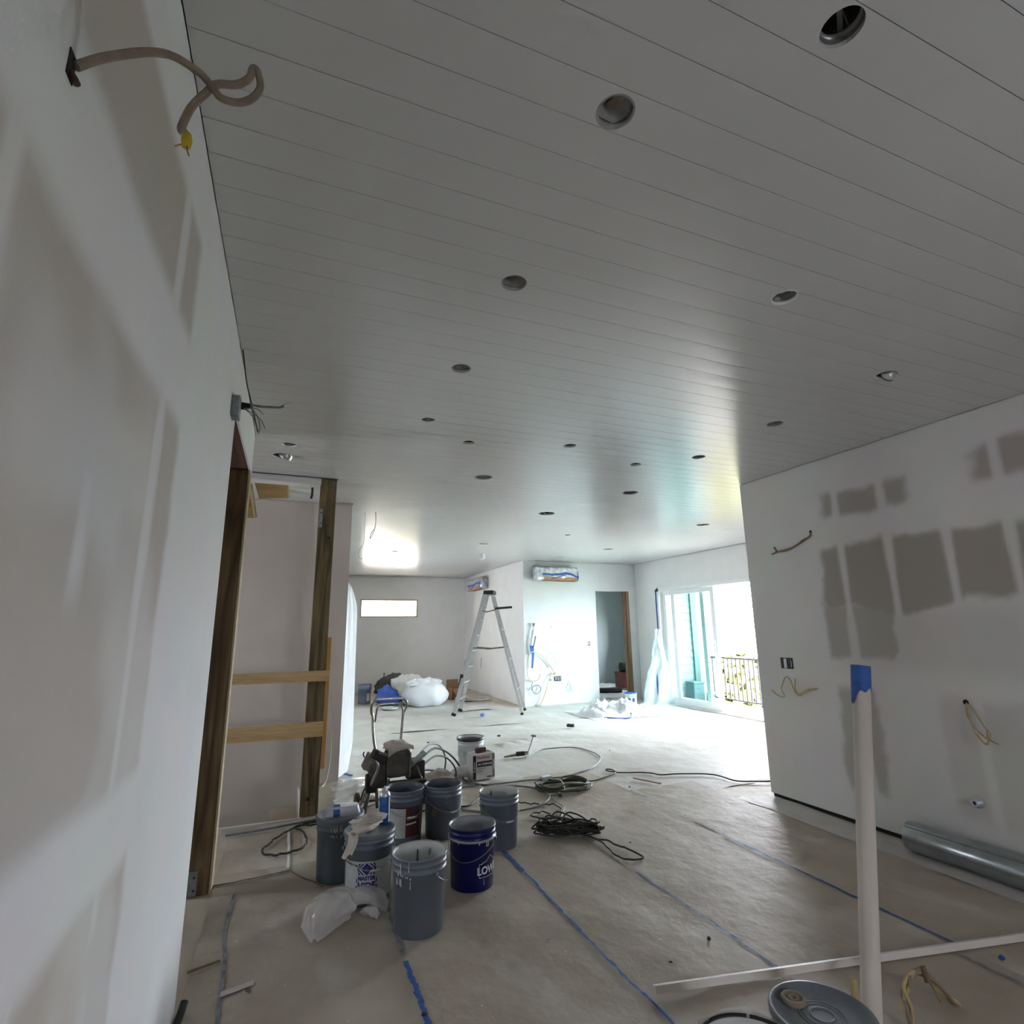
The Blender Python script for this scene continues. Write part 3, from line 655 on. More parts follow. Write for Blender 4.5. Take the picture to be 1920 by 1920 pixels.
tape([(-.33,4.20),(-.2,4.21),(.0,4.235),(.11,4.25)], .014, 'cord_olive', 'dark tape strip across the floor at the door post')
tape([(.10,5.1),(.105,4.7),(.10,4.3)], .012, 'debris_white', 'crumpled white tape on the hardboard before the stair pit')
tape([(4.04,4.24),(3.95,3.85),(3.90,3.45),(3.93,2.95),(3.92,2.3),(3.93,1.7)], .004, 'cable_brown', 'dark edge strip along the paper beside the kitchen wall')
sheet('paper_runner', 3.94, 4.28, -2.5, 4.3, .0025, .012, (1.5,1.1), 'paper_far', 'narrow pale paper strip under the duct against the kitchen wall', .06)

# ------------------------------------------------------------------ timber at the stair well and doorway
single('door_post', MB().obox((LX-.10, 4.19, 1.34), (.172, .125, 2.68), bev=.004), 'treated', 'dark treated timber post at the far side of the doorway', 'post')
bp = thing('post_bracket', (-.45, 4.11, 0), 'grey steel bracket at the foot of the dark door post', 'bracket')
wpart('plate', MB().box(-.50,-.415,4.117,4.125,.005,.14), 'metal_box', bp)
for z in (.035,.105): wpart('screw', MB().lathe([(0,.004),(.006,.003),(.007,0)],10,(-.43,4.117,z),R=Matrix.Rotation(PI/2,3,'X')), 'black', bp)
p2 = thing('stair_post', (.26, 5.42, 0), 'brown treated double timber post at the corner of the stair well', 'post')
wpart('timber', MB().obox((.2235,5.43,1.5), (.073,.10,2.99), bev=.003), 'treated2', p2); wpart('timber', MB().obox((.2975,5.43,1.5), (.073,.10,2.99), bev=.003), 'treated2', p2)
wpart('strap_plate', MB().box(.192,.222,5.374,5.379,2.52,2.70), 'metal_box', p2); 
for z in (2.56,2.66): wpart('screw', MB().lathe([(0,.004),(.006,.003),(.007,0)],10,(.207,5.374,z),R=Matrix.Rotation(PI/2,3,'X')), 'black', p2)
for x,z in ((.222,.70),(.245,.14),(.29,2.42)): wpart('knot', MB().lathe([(0,.0012),(.012,.001),(.016,0)],12,(x,5.3795,z),R=Matrix.Rotation(PI/2,3,'X')), 'motor_dark', p2)
for nm,(za,zb),xb,lab in (('guard_rail',(1.115,1.205),.365,'upper pine guard rail across the stair well'),('guard_rail',(.648,.770),.335,'lower pine guard rail across the stair well')):
    single(nm, MB().obox(((-1.6+xb)/2,5.355,(za+zb)/2), (xb+1.6,.036,zb-za), bev=.002), 'pine_x', lab, 'guard rail', 'temporary guard rails')
single('cleat_board', MB().obox((.352,5.42,.935), (.034,.09,1.125), bev=.002), 'pine_z', 'orange pine cleat fixed upright to the stair post', 'board')
single('white_cable', MB().tube(smooth_path([(.463,6.415,.90),(.484,6.41,.69),(.492,6.40,.452),(.488,6.38,.219),(.457,6.34,.04),(.413,6.25,.012)],5), .006, 6), 'wire_white', 'thin white cord hanging down the wall right of the stair post', 'cord')

# ------------------------------------------------------------------ wiring on the walls
def wire(name, paths, r, mat, label, cat='cable', seg=7, n=5, anchor=None):
    a = paths[0][0]; t = thing(name, a, label, cat)
    for p in paths: wpart('strand', MB().tube(smooth_path(p, n), r, seg), mat, t)
    return t
lc = [(-0.331,0.79,2.328),(-0.315,0.802,2.362),(-0.3,0.813,2.389),(-0.271,0.825,2.424),(-0.251,0.836,2.446),(-0.235,0.846,2.458),(-0.217,0.855,2.461),(-0.197,0.864,2.458),(-0.181,0.871,2.446),(-0.168,0.877,2.438),(-0.144,0.883,2.446),(-0.124,0.886,2.467),(-0.114,0.889,2.499),(-0.121,0.89,2.531),(-0.129,0.89,2.534),(-0.133,0.888,2.509),(-0.15,0.885,2.484),(-0.179,0.881,2.467),(-0.193,0.875,2.434),(-0.207,0.868,2.395),(-0.213,0.86,2.356),(-0.213,0.851,2.33),(-0.206,0.842,2.318)]
t = wire('wall_cable', [lc], .0062, 'cable_tan', 'thick dusty tan cable curling out of the near left wall', seg=10)
wpart('wire_cap', MB().lathe([(0,-.012),(.006,-.012),(.008,.0),(.005,.012),(0,.013)],12,(-.199,.832,2.296)), 'yellow_cap', t, 'yellow wire cap')
wpart('bare_end', MB().tube([(-.200,.83,2.288),(-.206,.83,2.284),(-.213,.83,2.278)], .0012, 5), 'copper', t); wpart('bare_end', MB().tube([(-.198,.83,2.286),(-.196,.83,2.276),(-.193,.83,2.268)], .0012, 5), 'copper', t)
bx = thing('cable_hole', (LX, .78, 2.30), 'dark hole with a brown stub in the near left wall', 'wall hole')
wpart('opening', MB().box(LX-.002, LX+.0015, .774, .796, 2.300, 2.342), 'dark', bx); wpart('stub', MB().tube([(LX,.785,2.312),(LX+.006,.788,2.304),(LX+.009,.789,2.298)], .005, 7), 'rust', bx)
eb = thing('junction_box', (LX, 2.83, 2.58), 'grey metal junction box with loose wires above the doorway', 'junction box')
wpart('box', MB().obox((LX+.018,2.815,2.63), (.036,.085,.105), bev=.003), 'metal_box', eb)
for nm, P in (('lead',[(-0.316,2.85,2.653),(-0.276,2.87,2.679),(-0.228,2.89,2.682),(-0.171,2.91,2.694),(-0.125,2.93,2.707),(-0.106,2.95,2.73),(-0.076,2.97,2.75)]),):
    wpart('lead', MB().tube(smooth_path(P,4), .006, 7), 'wire_grey', eb); wpart('lead_end', MB().tube([(-.112,2.945,2.722),(-.095,2.955,2.738),(-.076,2.97,2.748)], .011, 7), 'wire_white', eb)
wpart('wire_bundle', MB().tube([(-.31,2.85,2.652),(-.29,2.86,2.662),(-.262,2.87,2.668)], [.014,.020,.012], 8), 'motor_dark', eb)
for P in ([(-0.288,2.85,2.65),(-0.249,2.87,2.652),(-0.223,2.89,2.62),(-0.213,2.91,2.581),(-0.215,2.93,2.549)],[(-0.284,2.85,2.645),(-0.233,2.87,2.659),(-0.209,2.89,2.651),(-0.201,2.91,2.648)],[(-0.28,2.85,2.644),(-0.239,2.87,2.629),(-0.206,2.89,2.608),(-0.187,2.91,2.574)],[(-0.288,2.85,2.645),(-0.264,2.87,2.635),(-0.239,2.89,2.608),(-0.224,2.91,2.565)]):
    wpart('wire', MB().tube(smooth_path(P,5), .0022, 5), 'wire_grey', eb)
wire('ceiling_wire', [[(-0.322,2.9,2.985),(-0.295,2.92,2.827),(-0.268,2.94,2.731),(-0.246,2.96,2.653),(-0.224,2.98,2.575)]], .0032, 'black', 'thin black wire dropping from the ceiling edge over the doorway', seg=5)
wire('kitchen_wire', [[(4.285,3.445,2.369),(4.269,3.448,2.329),(4.263,3.512,2.308),(4.257,3.562,2.279),(4.251,3.624,2.252),(4.245,3.697,2.235),(4.239,3.774,2.237),(4.239,3.85,2.222)],[(4.275,3.453,2.33),(4.269,3.551,2.287),(4.263,3.645,2.254),(4.257,3.79,2.24),(4.251,3.815,2.268),(4.245,3.824,2.289)]], .008, 'cable_brown', 'brown twisted wire pair high on the kitchen wall')
t = wire('kitchen_wire', [[(4.286,3.573,1.018),(4.269,3.629,1.001),(4.263,3.676,0.98),(4.257,3.736,0.943),(4.251,3.77,0.955),(4.245,3.789,1.004),(4.239,3.805,1.07),(4.239,3.833,1.095),(4.239,3.867,1.082),(4.239,3.903,1.019),(4.239,3.915,0.976),(4.239,3.889,0.927),(4.239,3.913,0.912),(4.239,3.976,0.927),(4.239,4.028,0.961)],[(4.286,3.573,1.012),(4.269,3.638,1.004),(4.263,3.685,0.983),(4.257,3.735,0.954),(4.251,3.767,0.976),(4.245,3.769,1.014),(4.239,3.753,1.086)]], .0055, 'cable_yellow', 'curly yellow wire below the double outlet box on the kitchen wall')
wire('kitchen_wire', [[(4.286,2.433,1.026),(4.263,2.419,0.977),(4.251,2.404,0.901),(4.239,2.382,0.839),(4.227,2.343,0.797),(4.215,2.308,0.794),(4.203,2.297,0.877)],[(4.286,2.433,1.026),(4.263,2.428,0.953),(4.251,2.392,0.881),(4.239,2.343,0.834),(4.227,2.291,0.812),(4.215,2.253,0.803)],[(4.286,2.431,1.022),(4.263,2.382,0.976),(4.251,2.338,0.9),(4.239,2.302,0.841),(4.227,2.334,0.788),(4.215,2.358,0.845)]], .0045, 'cable_yellow', 'tangled yellow wire hanging from a hole, right of the white pipe')
single('wire_hole', MB().disc(.018,0,16,(KX-.001,2.437,1.03),R=Matrix.Rotation(-PI/2,3,'Y')), 'dark', 'small black hole above the tangled yellow wire', 'wall hole')
single('wire_hole', MB().disc(.014,0,16,(KX-.001,3.447,2.375),R=Matrix.Rotation(-PI/2,3,'Y')), 'dark', 'small black hole above the brown wire pair', 'wall hole')
ob = thing('outlet_box', (KX, 3.865, 1.165), 'black double outlet box with a white device on the kitchen wall', 'outlet')
wpart('box', MB().box(KX-.004, KX-.0005, 3.80, 3.932, 1.165, 1.262), 'black', ob)
wpart('switch', MB().obox((KX-.008,3.876,1.213), (.012,.030,.086), bev=.002), 'can_white', ob); wpart('wire', MB().tube(smooth_path([(KX-.006,3.845,1.255),(KX-.01,3.835,1.21),(KX-.006,3.845,1.175)],4), .004, 5), 'wire_grey', ob)
wpart('wire', MB().tube(smooth_path([(KX-.006,3.822,1.25),(KX-.01,3.812,1.21),(KX-.006,3.82,1.18)],4), .004, 5), 'wire_white', ob)
vk = thing('supply_stub', (KX, 2.472, .36), 'round white pipe stub with dark bore low on the kitchen wall', 'pipe stub'); RY = Matrix.Rotation(-PI/2,3,'Y')
wpart('flange', MB().lathe([(.034,0),(.034,.008),(.022,.012),(.022,.045),(.013,.045),(.013,.02),(0,.02)],24,(KX,2.472,.397),R=RY), 'can_white', vk); wpart('bore', MB().disc(.0135,.030,20,(KX,2.472,.397),R=RY), 'dark', vk)
# duct along the kitchen wall
du = thing('metal_duct', (4.15, 2.0, 0), 'shiny galvanised round duct lying on the floor against the kitchen wall', 'duct'); RX = Matrix.Rotation(PI/2,3,'X')
wpart('pipe', MB().lathe([(.096,-2.86),(.098,-2.84),(.098,-1.0),(.094,-1.0),(.094,-2.84),(.096,-2.86)],40,(4.155,0,.100),R=RX), 'galv', du); wpart('seam', MB().beam((4.09,2.85,.172),(4.09,1.0,.172),.010,.004), 'galv', du)

# ------------------------------------------------------------------ buckets
def cyl(r0, r1, h, out=.0008):
    def f(x, y, z0=0):
        z = z0 + y; r = r0 + (r1-r0)*z/h + out; a = x/r; return (r*math.sin(a), -r*math.cos(a), z)
    return f
def patch(r0, r1, h, x0, x1, z0, z1, out=.0006, n=14):
    c = cyl(r0, r1, h, out); mb = MB(); mb.grid(n, 4, lambda u, v: c(x0+(x1-x0)*u, z0+(z1-z0)*v)); return mb
def bucket(loc, label, body='bucket_grey', h=.37, rt=.149, rb=.130, inside=None, lid=None, handle=True, rz=0, grip=True, hrot=.4, hdown=True, group='paint buckets on the floor', fill=None, cat='bucket'):
    t = thing('paint_bucket', (*loc, .006), label, cat, group, rz)
    def R(z): return rb + (rt-.006-rb)*z/h
    ht = h*.80; hm = h*.89
    pr = [(0,0),(rb-.004,0),(rb,.004),(R(ht),ht),(R(ht)+.006,ht+.002),(R(ht)+.006,ht+.008),(R(ht)+.001,ht+.010),(R(hm),hm),(R(hm)+.005,hm+.002),(R(hm)+.005,hm+.006),(R(hm)+.001,hm+.008),(R(h)-.001,h-.012),(rt,h-.010),(rt,h-.001),(rt-.003,h),(R(h)-.003,h-.001),(R(h)-.004,h-.03),(rb-.003,.006),(0,.006)]
    part('body', MB().lathe(pr, 48), body, t)
    if inside: part('paint_coating', MB().lathe([(rt-.0025,h+.0008),(R(h)-.0042,h-.002),(R(h)-.0052,h-.03),(rb-.0045,.02),(0,.02)], 48), inside, t)
    if lid: 
        L = MB().lathe([(rt+.004,h-.016),(rt+.005,h),(rt+.001,h+.005),(rt-.009,h+.005),(rt-.013,h-.008),(rt-.05,h-.009),(.05,h-.007),(0,h-.007)], 48)
        lo = part('lid', L, lid, t); part('centre_ring', MB().lathe([(.030,h-.007),(.032,h-.004),(.036,h-.004),(.038,h-.007)], 28), lid, lo)
    if handle:
        a = hrot; ca, sa = math.cos(a), math.sin(a); pts = []; rr = R(ht)+.010
        for k in range(19):
            q = PI*k/18; xx = rr*math.cos(q)*1.02; yy = rr*math.sin(q)
            if hdown: pts.append((xx, -(yy*1.0+.004)*(.55+.5*math.sin(q)), ht-.006-yy*.62))
            else: pts.append((xx, -yy*.3, ht+yy))
        pts = [(p[0]*ca-p[1]*sa, p[0]*sa+p[1]*ca, p[2]) for p in pts]
        if hdown:      # keep the wire just outside of the wall
            q2 = []
            for p in pts:
                rad = math.hypot(p[0],p[1]); m = R(p[2])+.006; s = max(rad, m)/max(rad,1e-6); q2.append((p[0]*s, p[1]*s, p[2]))
            pts = q2
        ho = part('handle', MB().tube(pts, .0022, 6), 'steel_wire', t, label='thin steel wire handle')
        for s in (0,-1): part('lug', MB().lathe([(0,.010),(.009,.009),(.013,0)],12,(pts[s][0]*.985,pts[s][1]*.985,pts[s][2]),R=Vector((0,0,1)).rotation_difference(Vector((pts[s][0],pts[s][1],0))).to_matrix()), body, ho)
        if grip: part('grip', MB().tube([pts[8],pts[9],pts[10]], .0065, 8), 'wire_white', ho)
    return t
def drips(t, rb, rt, h, spec, mat='debris_white', name='paint_drip'):
    c = cyl(rb, rt, h, .0045)
    for (x, z, L, w) in spec: part(name, MB().tube([c(x, z), c(x, z-L*.5), c(x, z-L)], [w*.8, w, w*1.25], 6), mat, t)
def yaw_to_cam(x, y): return math.atan2(x, y)*-1
B = {}
# front bucket, paint inside
l1 = (.743, 3.24); B1 = bucket(l1, 'grey bucket at the front with white paint inside and white drips', inside='paint_film', rz=yaw_to_cam(*l1), hrot=2.2, grip=False)
drips(B1, .130,.145,.37, [(-.105,.355,.055,.002),(-.055,.362,.045,.0022),(-.122,.305,.012,.003),(-.10,.30,.006,.003),(-.09,.297,.006,.003),(-.072,.295,.005,.003),(-.062,.293,.005,.003),(-.045,.290,.008,.003),(-.135,.28,.03,.0018),(-.125,.28,.03,.0018),(-.108,.28,.03,.0022),(-.100,.278,.034,.0022),(-.045,.272,.035,.0026)])
part('scraper_mark', MB().box(-.015,-.006,.128,.131,.24,.33), 'bucket_grey_dark', B1); 
for x,a in ((.052,.30),(.060,.305)): part('scratch', MB().tube([(x,.119,a),(x+.002,.121,a+.03)], .002, 5), 'bucket_grey_dark', B1)
# blue bucket
l2 = (1.158, 3.595); B2 = bucket(l2, 'deep blue open bucket with a white house-shaped printed logo', body='bucket_blue', h=.350, inside='paint_film_blue', rz=yaw_to_cam(*l2), hrot=-.35, grip=False)
part('blue_patch', MB().grid(10, 6, lambda u, v: (lambda a, z: ((.130+.0115*z/.35)*math.cos(a)*1.0, (.130+.0115*z/.35)*math.sin(a), z))(1.15+1.1*u, .345-(.05+.09*math.sin(PI*u)+.03*math.sin(u*11))*v)), 'bucket_blue', B2)
c2 = cyl(.130,.143,.35,.0009)
lg = MB()
OUT = [(.045,.083),(.045,.158),(.066,.158),(.066,.164),(.092,.166),(.125,.193),(.131,.193),(.164,.166),(.190,.164),(.190,.158),(.211,.158),(.211,.083)]
for i in range(len(OUT)):
    a = OUT[i]; b_ = OUT[(i+1)%len(OUT)]; n = max(2, int(math.hypot(b_[0]-a[0], b_[1]-a[1])/.012)); vs = []
    d = Vector((b_[0]-a[0], b_[1]-a[1])).normalized(); nv = Vector((-d.y, d.x))*.0014
    for k in range(n+1):
        q = k/n; x = a[0]+(b_[0]-a[0])*q; y = a[1]+(b_[1]-a[1])*q; vs += [c2(x-nv.x,y-nv.y), c2(x+nv.x,y+nv.y)]
    lg.add(vs, [(2*k,2*k+2,2*k+3,2*k+1) for k in range(n)])
part('logo_outline', lg, 'print_white', B2, label='white printed house outline')
part('logo_lettering', text_mb("LOWE'S", .058, lambda x, y: c2(x+.130, y+.118), bold=.0018, spacing=.98), 'print_white', B2, label='white printed block letters')
part('paint_edge', MB().lathe([(.1475,.276),(.1515,.281),(.1515,.287),(.147,.290)], 48), 'paint_film_blue', B2)
drips(B2, .130,.149,.35, [(.045,.28,.012,.003),(.095,.283,.03,.0022),(.108,.283,.03,.0022),(-.09,.283,.012,.002),(.075,.075,.03,.0012)])
# printed paint bucket with lid and its bits
l3 = (.537, 3.69); B3 = bucket(l3, 'grey lidded bucket with a white and navy printed label and a rag on top', lid='bucket_lid', rz=yaw_to_cam(*l3)-.06, hrot=.3)
part('label_sheet', patch(.130,.143,.37,-.16,.17,.035,.240,.0008,22), 'label_paper', B3)
c3 = cyl(.130,.143,.37,.0014)
def quad(mb, P, c, n=4):
    if mb is None:
        mb = MB(); quad(mb, P, c, n); part('label_chevron', mb, 'print_navy', B3); return
    (a,b_,d,e) = P; mb.grid(n, n, lambda u, v: c(*[(a[i]*(1-u)+b_[i]*u)*(1-v)+(e[i]*(1-u)+d[i]*u)*v for i in (0,1)]), False)
X0, X1, ZC = -.055, .055, .201
for s in (-1, 1):
    for q in range(3):
        o = .024 + .022*q
        for sv in (1,-1):
            P = [(s*o,0),(s*(o+.011),0),(s*(o+.011-.034),sv*.030),(s*(o-.034),sv*.030)]
            P = [(max(-.055,min(.055,x)), z) for x,z in P]; quad(None, [(x,ZC+z) for x,z in P], c3)
quad(None, [(-.026,ZC),(0,ZC+.024),(.026,ZC),(0,ZC-.024)], c3, 5)
for s in (-1,1):
    quad(None, [(s*.060,.150),(s*.054,.150),(s*.054,.133),(s*.060,.125)], c3, 3); quad(None, [(s*.062,.115),(s*.056,.115),(s*.056,.099),(s*.062,.099)], c3, 3)
quad(None, [(-.05,.089),(.05,.089),(.05,.081),(-.05,.081)], c3, 5)
part('label_emblem', MB().grid(8,8,lambda u,v: cyl(.130,.143,.37,.0018)(.009*(2*u-1), ZC+.012*(2*v-1)), False), 'tarp_blue', B3)
part('label_lettering', text_mb('MASTER', .0285, lambda x, y: c3(x, y+.152), bold=.0014, spacing=.95), 'print_navy', B3, label='navy printed block letters')
part('label_lettering', text_mb('HIDE', .046, lambda x, y: c3(x, y+.113), bold=.0022), 'print_navy', B3)
quadm = MB(); quad(quadm, [(-.16,.233),(-.055,.221),(-.055,.214),(-.16,.226)], c3, 6); part('label_band', quadm, 'print_black', B3)
# leftmost lidded bucket
l4 = (.395, 4.06); B4 = bucket(l4, 'grey lidded bucket farthest left with white lettering drips and a clear tray on top', lid='bucket_lid', rz=yaw_to_cam(*l4), hrot=2.6)
drips(B4, .130,.145,.37, [(-.050,.335,.030,.002),(-.032,.335,.028,.003),(-.026,.325,.026,.002),(-.015,.335,.03,.003),(.006,.335,.028,.002),(.016,.335,.030,.002),(-.05,.285,.010,.0022),(-.043,.285,.008,.0022),(-.033,.285,.014,.003),(-.015,.285,.012,.002),(.012,.285,.018,.002),(.02,.285,.008,.002)])
# maroon label bucket under the sprayer
l5 = (.905, 4.50); B5 = bucket(l5, 'grey bucket with a dark maroon label below the paint sprayer', inside='bucket_grey_dark', rz=yaw_to_cam(*l5)+.1, hrot=.25)
part('label_sheet', patch(.130,.143,.37,-.13,.0,.055,.255,.0008,14), 'label_paper', B5); part('label_panel', patch(.130,.143,.37,.0,.115,.06,.262,.001,14), 'label_maroon', B5)
c5 = cyl(.130,.143,.37,.0016); part('label_lettering', text_mb('Duration', .026, lambda x, y: c5(x+.057, y+.185)), 'print_white', B5, label='pale printed lettering on the maroon label')
part('label_emblem', MB().grid(6,6,lambda u,v: c5(.062+.010*(2*u-1), .232+.017*(2*v-1)), False), 'print_navy', B5)
q5 = MB(); quad(q5, [(.004,.152),(.085,.157),(.085,.146),(.004,.141)], c5, 6); part('label_stripe', q5, 'print_white', B5)
q5 = MB(); quad(q5, [(-.13,.262),(0,.262),(0,.254),(-.13,.254)], c5, 6); part('label_band', q5, 'print_black', B5)
# two open grey buckets behind
l6 = (1.205, 4.49); B6 = bucket(l6, 'dark grey open bucket with a tan diamond sticker, right of the maroon label bucket', inside='bucket_grey_dark', rz=yaw_to_cam(*l6), hrot=.55)
c6 = cyl(.130,.143,.37,.0014); q6 = MB(); quad(q6, [(-.095,.19),(-.068,.235),(-.043,.20),(-.070,.15)], c6, 5); part('sticker', q6, 'sticker_tan', B6)
drips(B6, .130,.145,.37, [(.03,.30,.006,.003),(.03,.27,.010,.0018),(.05,.31,.004,.003)])
l7 = (1.535, 4.12); B7 = bucket(l7, 'grey open bucket with pale paint inside, behind the blue bucket', inside='paint_film', rz=yaw_to_cam(*l7), hrot=.5)
part('scratch', MB().tube([(-.062,.118,.29),(-.060,.122,.335)], .003, 5), 'motor_dark', B7)
# white pail with black rim
l8 = (1.965, 6.17); B8 = bucket(l8, 'white pail with a black rim standing behind the carton', body='bucket_white', inside='bucket_white', rz=yaw_to_cam(*l8), hrot=-.9, grip=False)
part('rim', MB().lathe([(.150,.345),(.156,.35),(.156,.374),(.145,.376),(.143,.352)], 48), 'black_plastic', B8); part('dark_contents', MB().disc(.138,.345,40), 'motor_dark', B8)
part('printed_panel', patch(.130,.143,.37,-.13,-.01,.07,.24,.001,14), 'label_paper', B8)
# far bucket, small far tub
bucket((1.62, 12.74), 'blue grey bucket standing by the far wall under the outlet', body='bucket_far', h=.40, inside='bucket_far', hrot=.3, rz=-.1, grip=False)
part('label_sheet', patch(.130,.143,.40,.05,.13,.06,.22,.001,10), 'print_white', bpy.data.objects[[o.name for o in bpy.data.objects if o.name.startswith('paint_bucket')][-1]])
sb = bucket((6.62, 9.95), 'small white tub with a blue lid before the bedroom doorway', body='bucket_white', h=.24, rt=.125, rb=.115, lid='tarp_blue', handle=False, rz=-.6)
for x in (-.06,.03): part('print_mark', patch(.115,.119,.24,x,x+.05,.07,.14,.001,6), 'print_navy', sb)
# near lidded bucket and the lined pail at the bottom edge
l9 = (1.615, 1.475); B9 = bucket(l9, 'grey lidded bucket with a round spout cap, lowest in the picture', lid='bucket_lid', rz=yaw_to_cam(*l9), hrot=2.0)
RS = Matrix.Identity(3)
part('spout_cap', MB().lathe([(.036,.360),(.038,.372),(.034,.377),(.028,.377),(.026,.372),(.018,.371),(.016,.375),(.010,.375),(.008,.370),(0,.370)], 32, (-.078,.035,0)), 'sticker_tan', B9)
for r in (.05,.062): part('lid_ring', MB().lathe([(r,.362),(r+.002,.365),(r+.005,.365),(r+.007,.362)], 40), 'bucket_lid', B9)
l10 = (1.295, 1.43); B10 = bucket(l10, 'white pail with a black rim and a clear liner, at the bottom edge', body='bucket_white', inside='paint_film', rz=0, handle=False)
for k in range(7):
    a0 = 2*PI*k/7; part('rim', MB().grid(12, 5, lambda u, v: (lambda a, q: ((.1515+.006*math.cos(q))*math.cos(a), (.1515+.006*math.cos(q))*math.sin(a), .366+.013*math.sin(q)))(a0+.03+(2*PI/7-.06)*u, v*2*PI)), 'black_plastic', B10)
part('liner', MB().grid(40, 8, lambda u, v: (lambda a, q: (q*math.cos(a), q*math.sin(a), .385 - .11*v**1.3 + .012*fb((math.cos(a)*4,math.sin(a)*4,v*3))))(u*2*PI, .160 + .02*v + .02*fb((math.cos(a_)*3 if False else u*9, v*2, 4))), wrap=True), 'film_clear', B10)
# things on the lids
ta = thing('plastic_tray', (.405, 4.05, .375), 'clear plastic tray with a blue tape band on the leftmost lid', 'tray', rz=-.09)
part('tray', MB().grid(24, 7, lambda u, v: (lambda a, s: (math.copysign(abs(math.cos(a))**.55, math.cos(a))*.118*s, math.copysign(abs(math.sin(a))**.6, math.sin(a))*.058*s))(u*2*PI, 1-.22*v if v<.8 else (1-.176)*(1-v)/.2) + ((.052*min(1,v/.6)),), wrap=True), 'tray_clear', ta)
part('tape_band', MB().grid(4, 16, lambda u, v: (-.055+.042*u, .061*math.cos(v*PI), .002+.053*math.sin(v*PI)**.45)), 'blue_tape', ta)
rg = thing('work_glove', (.515, 3.68, .375), 'pale work gloves heaped on the printed bucket lid and hanging over the edge', 'gloves')
def blob(cx, cy, cz, rx, ry, rz, sd, amp=.35, nu=22, nv=14, tilt=0):
    R = Matrix.Rotation(tilt,3,'Z'); mb = MB()
    def f(u, v):
        a = u*2*PI; b_ = (v-.5)*PI; d = Vector((math.cos(a)*math.cos(b_), math.sin(a)*math.cos(b_), math.sin(b_)))
        k = 1 + amp*fb((d.x*1.7+sd, d.y*1.7, d.z*1.7), .7, 4) + amp*.5*abs(noise.noise(Vector((d.x*4+sd, d.y*4, d.z*4))))
        p = R @ Vector((d.x*rx*k, d.y*ry*k, d.z*rz*k)); return (cx+p.x, cy+p.y, max(cz-rz*.55, cz+p.z))
    mb.grid(nu, nv, f, wrap=True); return mb
part('glove', blob(.0,.02,.035,.105,.045,.035,3,.4,tilt=.35), 'rag_pale', rg); part('glove', blob(.045,.0,.060,.075,.040,.028,8,.35,tilt=.5), 'rag', rg); part('glove', blob(-.02,-.05,.028,.08,.04,.026,15,.4,tilt=.5), 'rag_pale', rg)
part('hanging_cuff', MB().grid(8, 12, lambda u, v: (-.125+.055*u-.03*v + .02*math.sin(v*3), -.085-.055*math.sin(min(1,v*1.6)*PI/2)-.01*u, .020-.135*max(0,v-.25)+.012*math.sin(u*6+v*3))), 'rag_pale', rg)
sc_ = thing('spray_can', (.634, 3.77, .372), 'blue aerosol can standing on the printed bucket lid', 'spray can')
part('can', MB().lathe([(0,0),(.030,0),(.0325,.004),(.0325,.155),(.031,.160)], 28), 'can_blue', sc_); part('shoulder', MB().lathe([(.033,.157),(.033,.163),(.028,.178),(.016,.190),(.0,.190)], 28), 'aluminium', sc_)
part('nozzle', MB().lathe([(.010,.189),(.010,.205),(.007,.212),(0,.213)], 14), 'can_white', sc_); part('white_stripe', MB().grid(6, 3, lambda u, v: (lambda a: (.0331*math.cos(a), .0331*math.sin(a), .01+.14*v))(-.9+.7*u)), 'can_white', sc_)
q = MB(); 
for z in (.05,.07,.085,.12,.128): q.grid(5, 2, lambda u, v: (lambda a: (.0332*math.cos(a), .0332*math.sin(a), z+.008*v))(-2.3+.9*u))
part('printed_bars', q, 'tarp_blue', sc_)
# carton with lettering
cb = thing('joint_compound_carton', (1.985, 5.92, .016), 'white and black carton with printed lettering beside the white pail', 'carton', rz=.13)
part('carton', MB().obox((0,-.0275,.125), (.255,.165,.25), bev=.004), 'carton', cb)
F = lambda x, y, z: (x, -.1106-z, y)
part('top_flap', MB().obox((.02,-.02,.2535), (.20,.12,.004)), 'carton', cb); part('open_top', MB().box(.05,.11,-.05,.03,.256,.258), 'motor_dark', cb)
part('black_panel', MB().box(-.1265,-.092,-.1112,-.1100,.008,.240), 'print_black', cb); part('black_panel', MB().box(-.080,.095,-.1112,-.1100,.125,.178), 'print_black', cb); part('grey_panel', MB().box(.100,.1265,-.1112,-.11,.015,.24), 'hose_grey', cb)
part('white_panel', MB().box(.112,.122,-.1116,-.111,.09,.19), 'print_white', cb); part('black_rule', MB().box(-.080,.02,-.1112,-.11,.108,.112), 'print_black', cb); part('black_rule', MB().box(.035,.095,-.1112,-.11,.018,.028), 'print_black', cb)
part('brand_lettering', text_mb('ProForm', .040, lambda x, y: F(x-.010, y+.215, .0008), bold=.0012, shear=.25), 'print_red', cb, label='dark red slanted lettering')
part('product_lettering', text_mb('ALL PURPOSE', .0265, lambda x, y: F(x+.0075, y+.151, .0009), bold=.001, shear=.25), 'print_white', cb, label='white lettering on a black panel')
part('side_lettering', text_mb('ProForm', .028, lambda x, y: F(-y-.109, x+.13, .0009), bold=.0006), 'print_white', cb)
sp = part('small_print', MB(), 'print_red', cb) if False else None
for k in range(4): part('small_print', MB().box(-.078,-.02+.012*(k%2),-.1112,-.1104,.055+.012*k,.0585+.012*k), 'label_maroon' if k > 1 else 'label_paper', cb)
single('sanding_sponge', MB().obox((1.98,5.87,.295), (.115,.05,.05), rotz(.3), bev=.006), 'label_maroon', 'maroon sanding sponge lying on the carton', 'sponge')

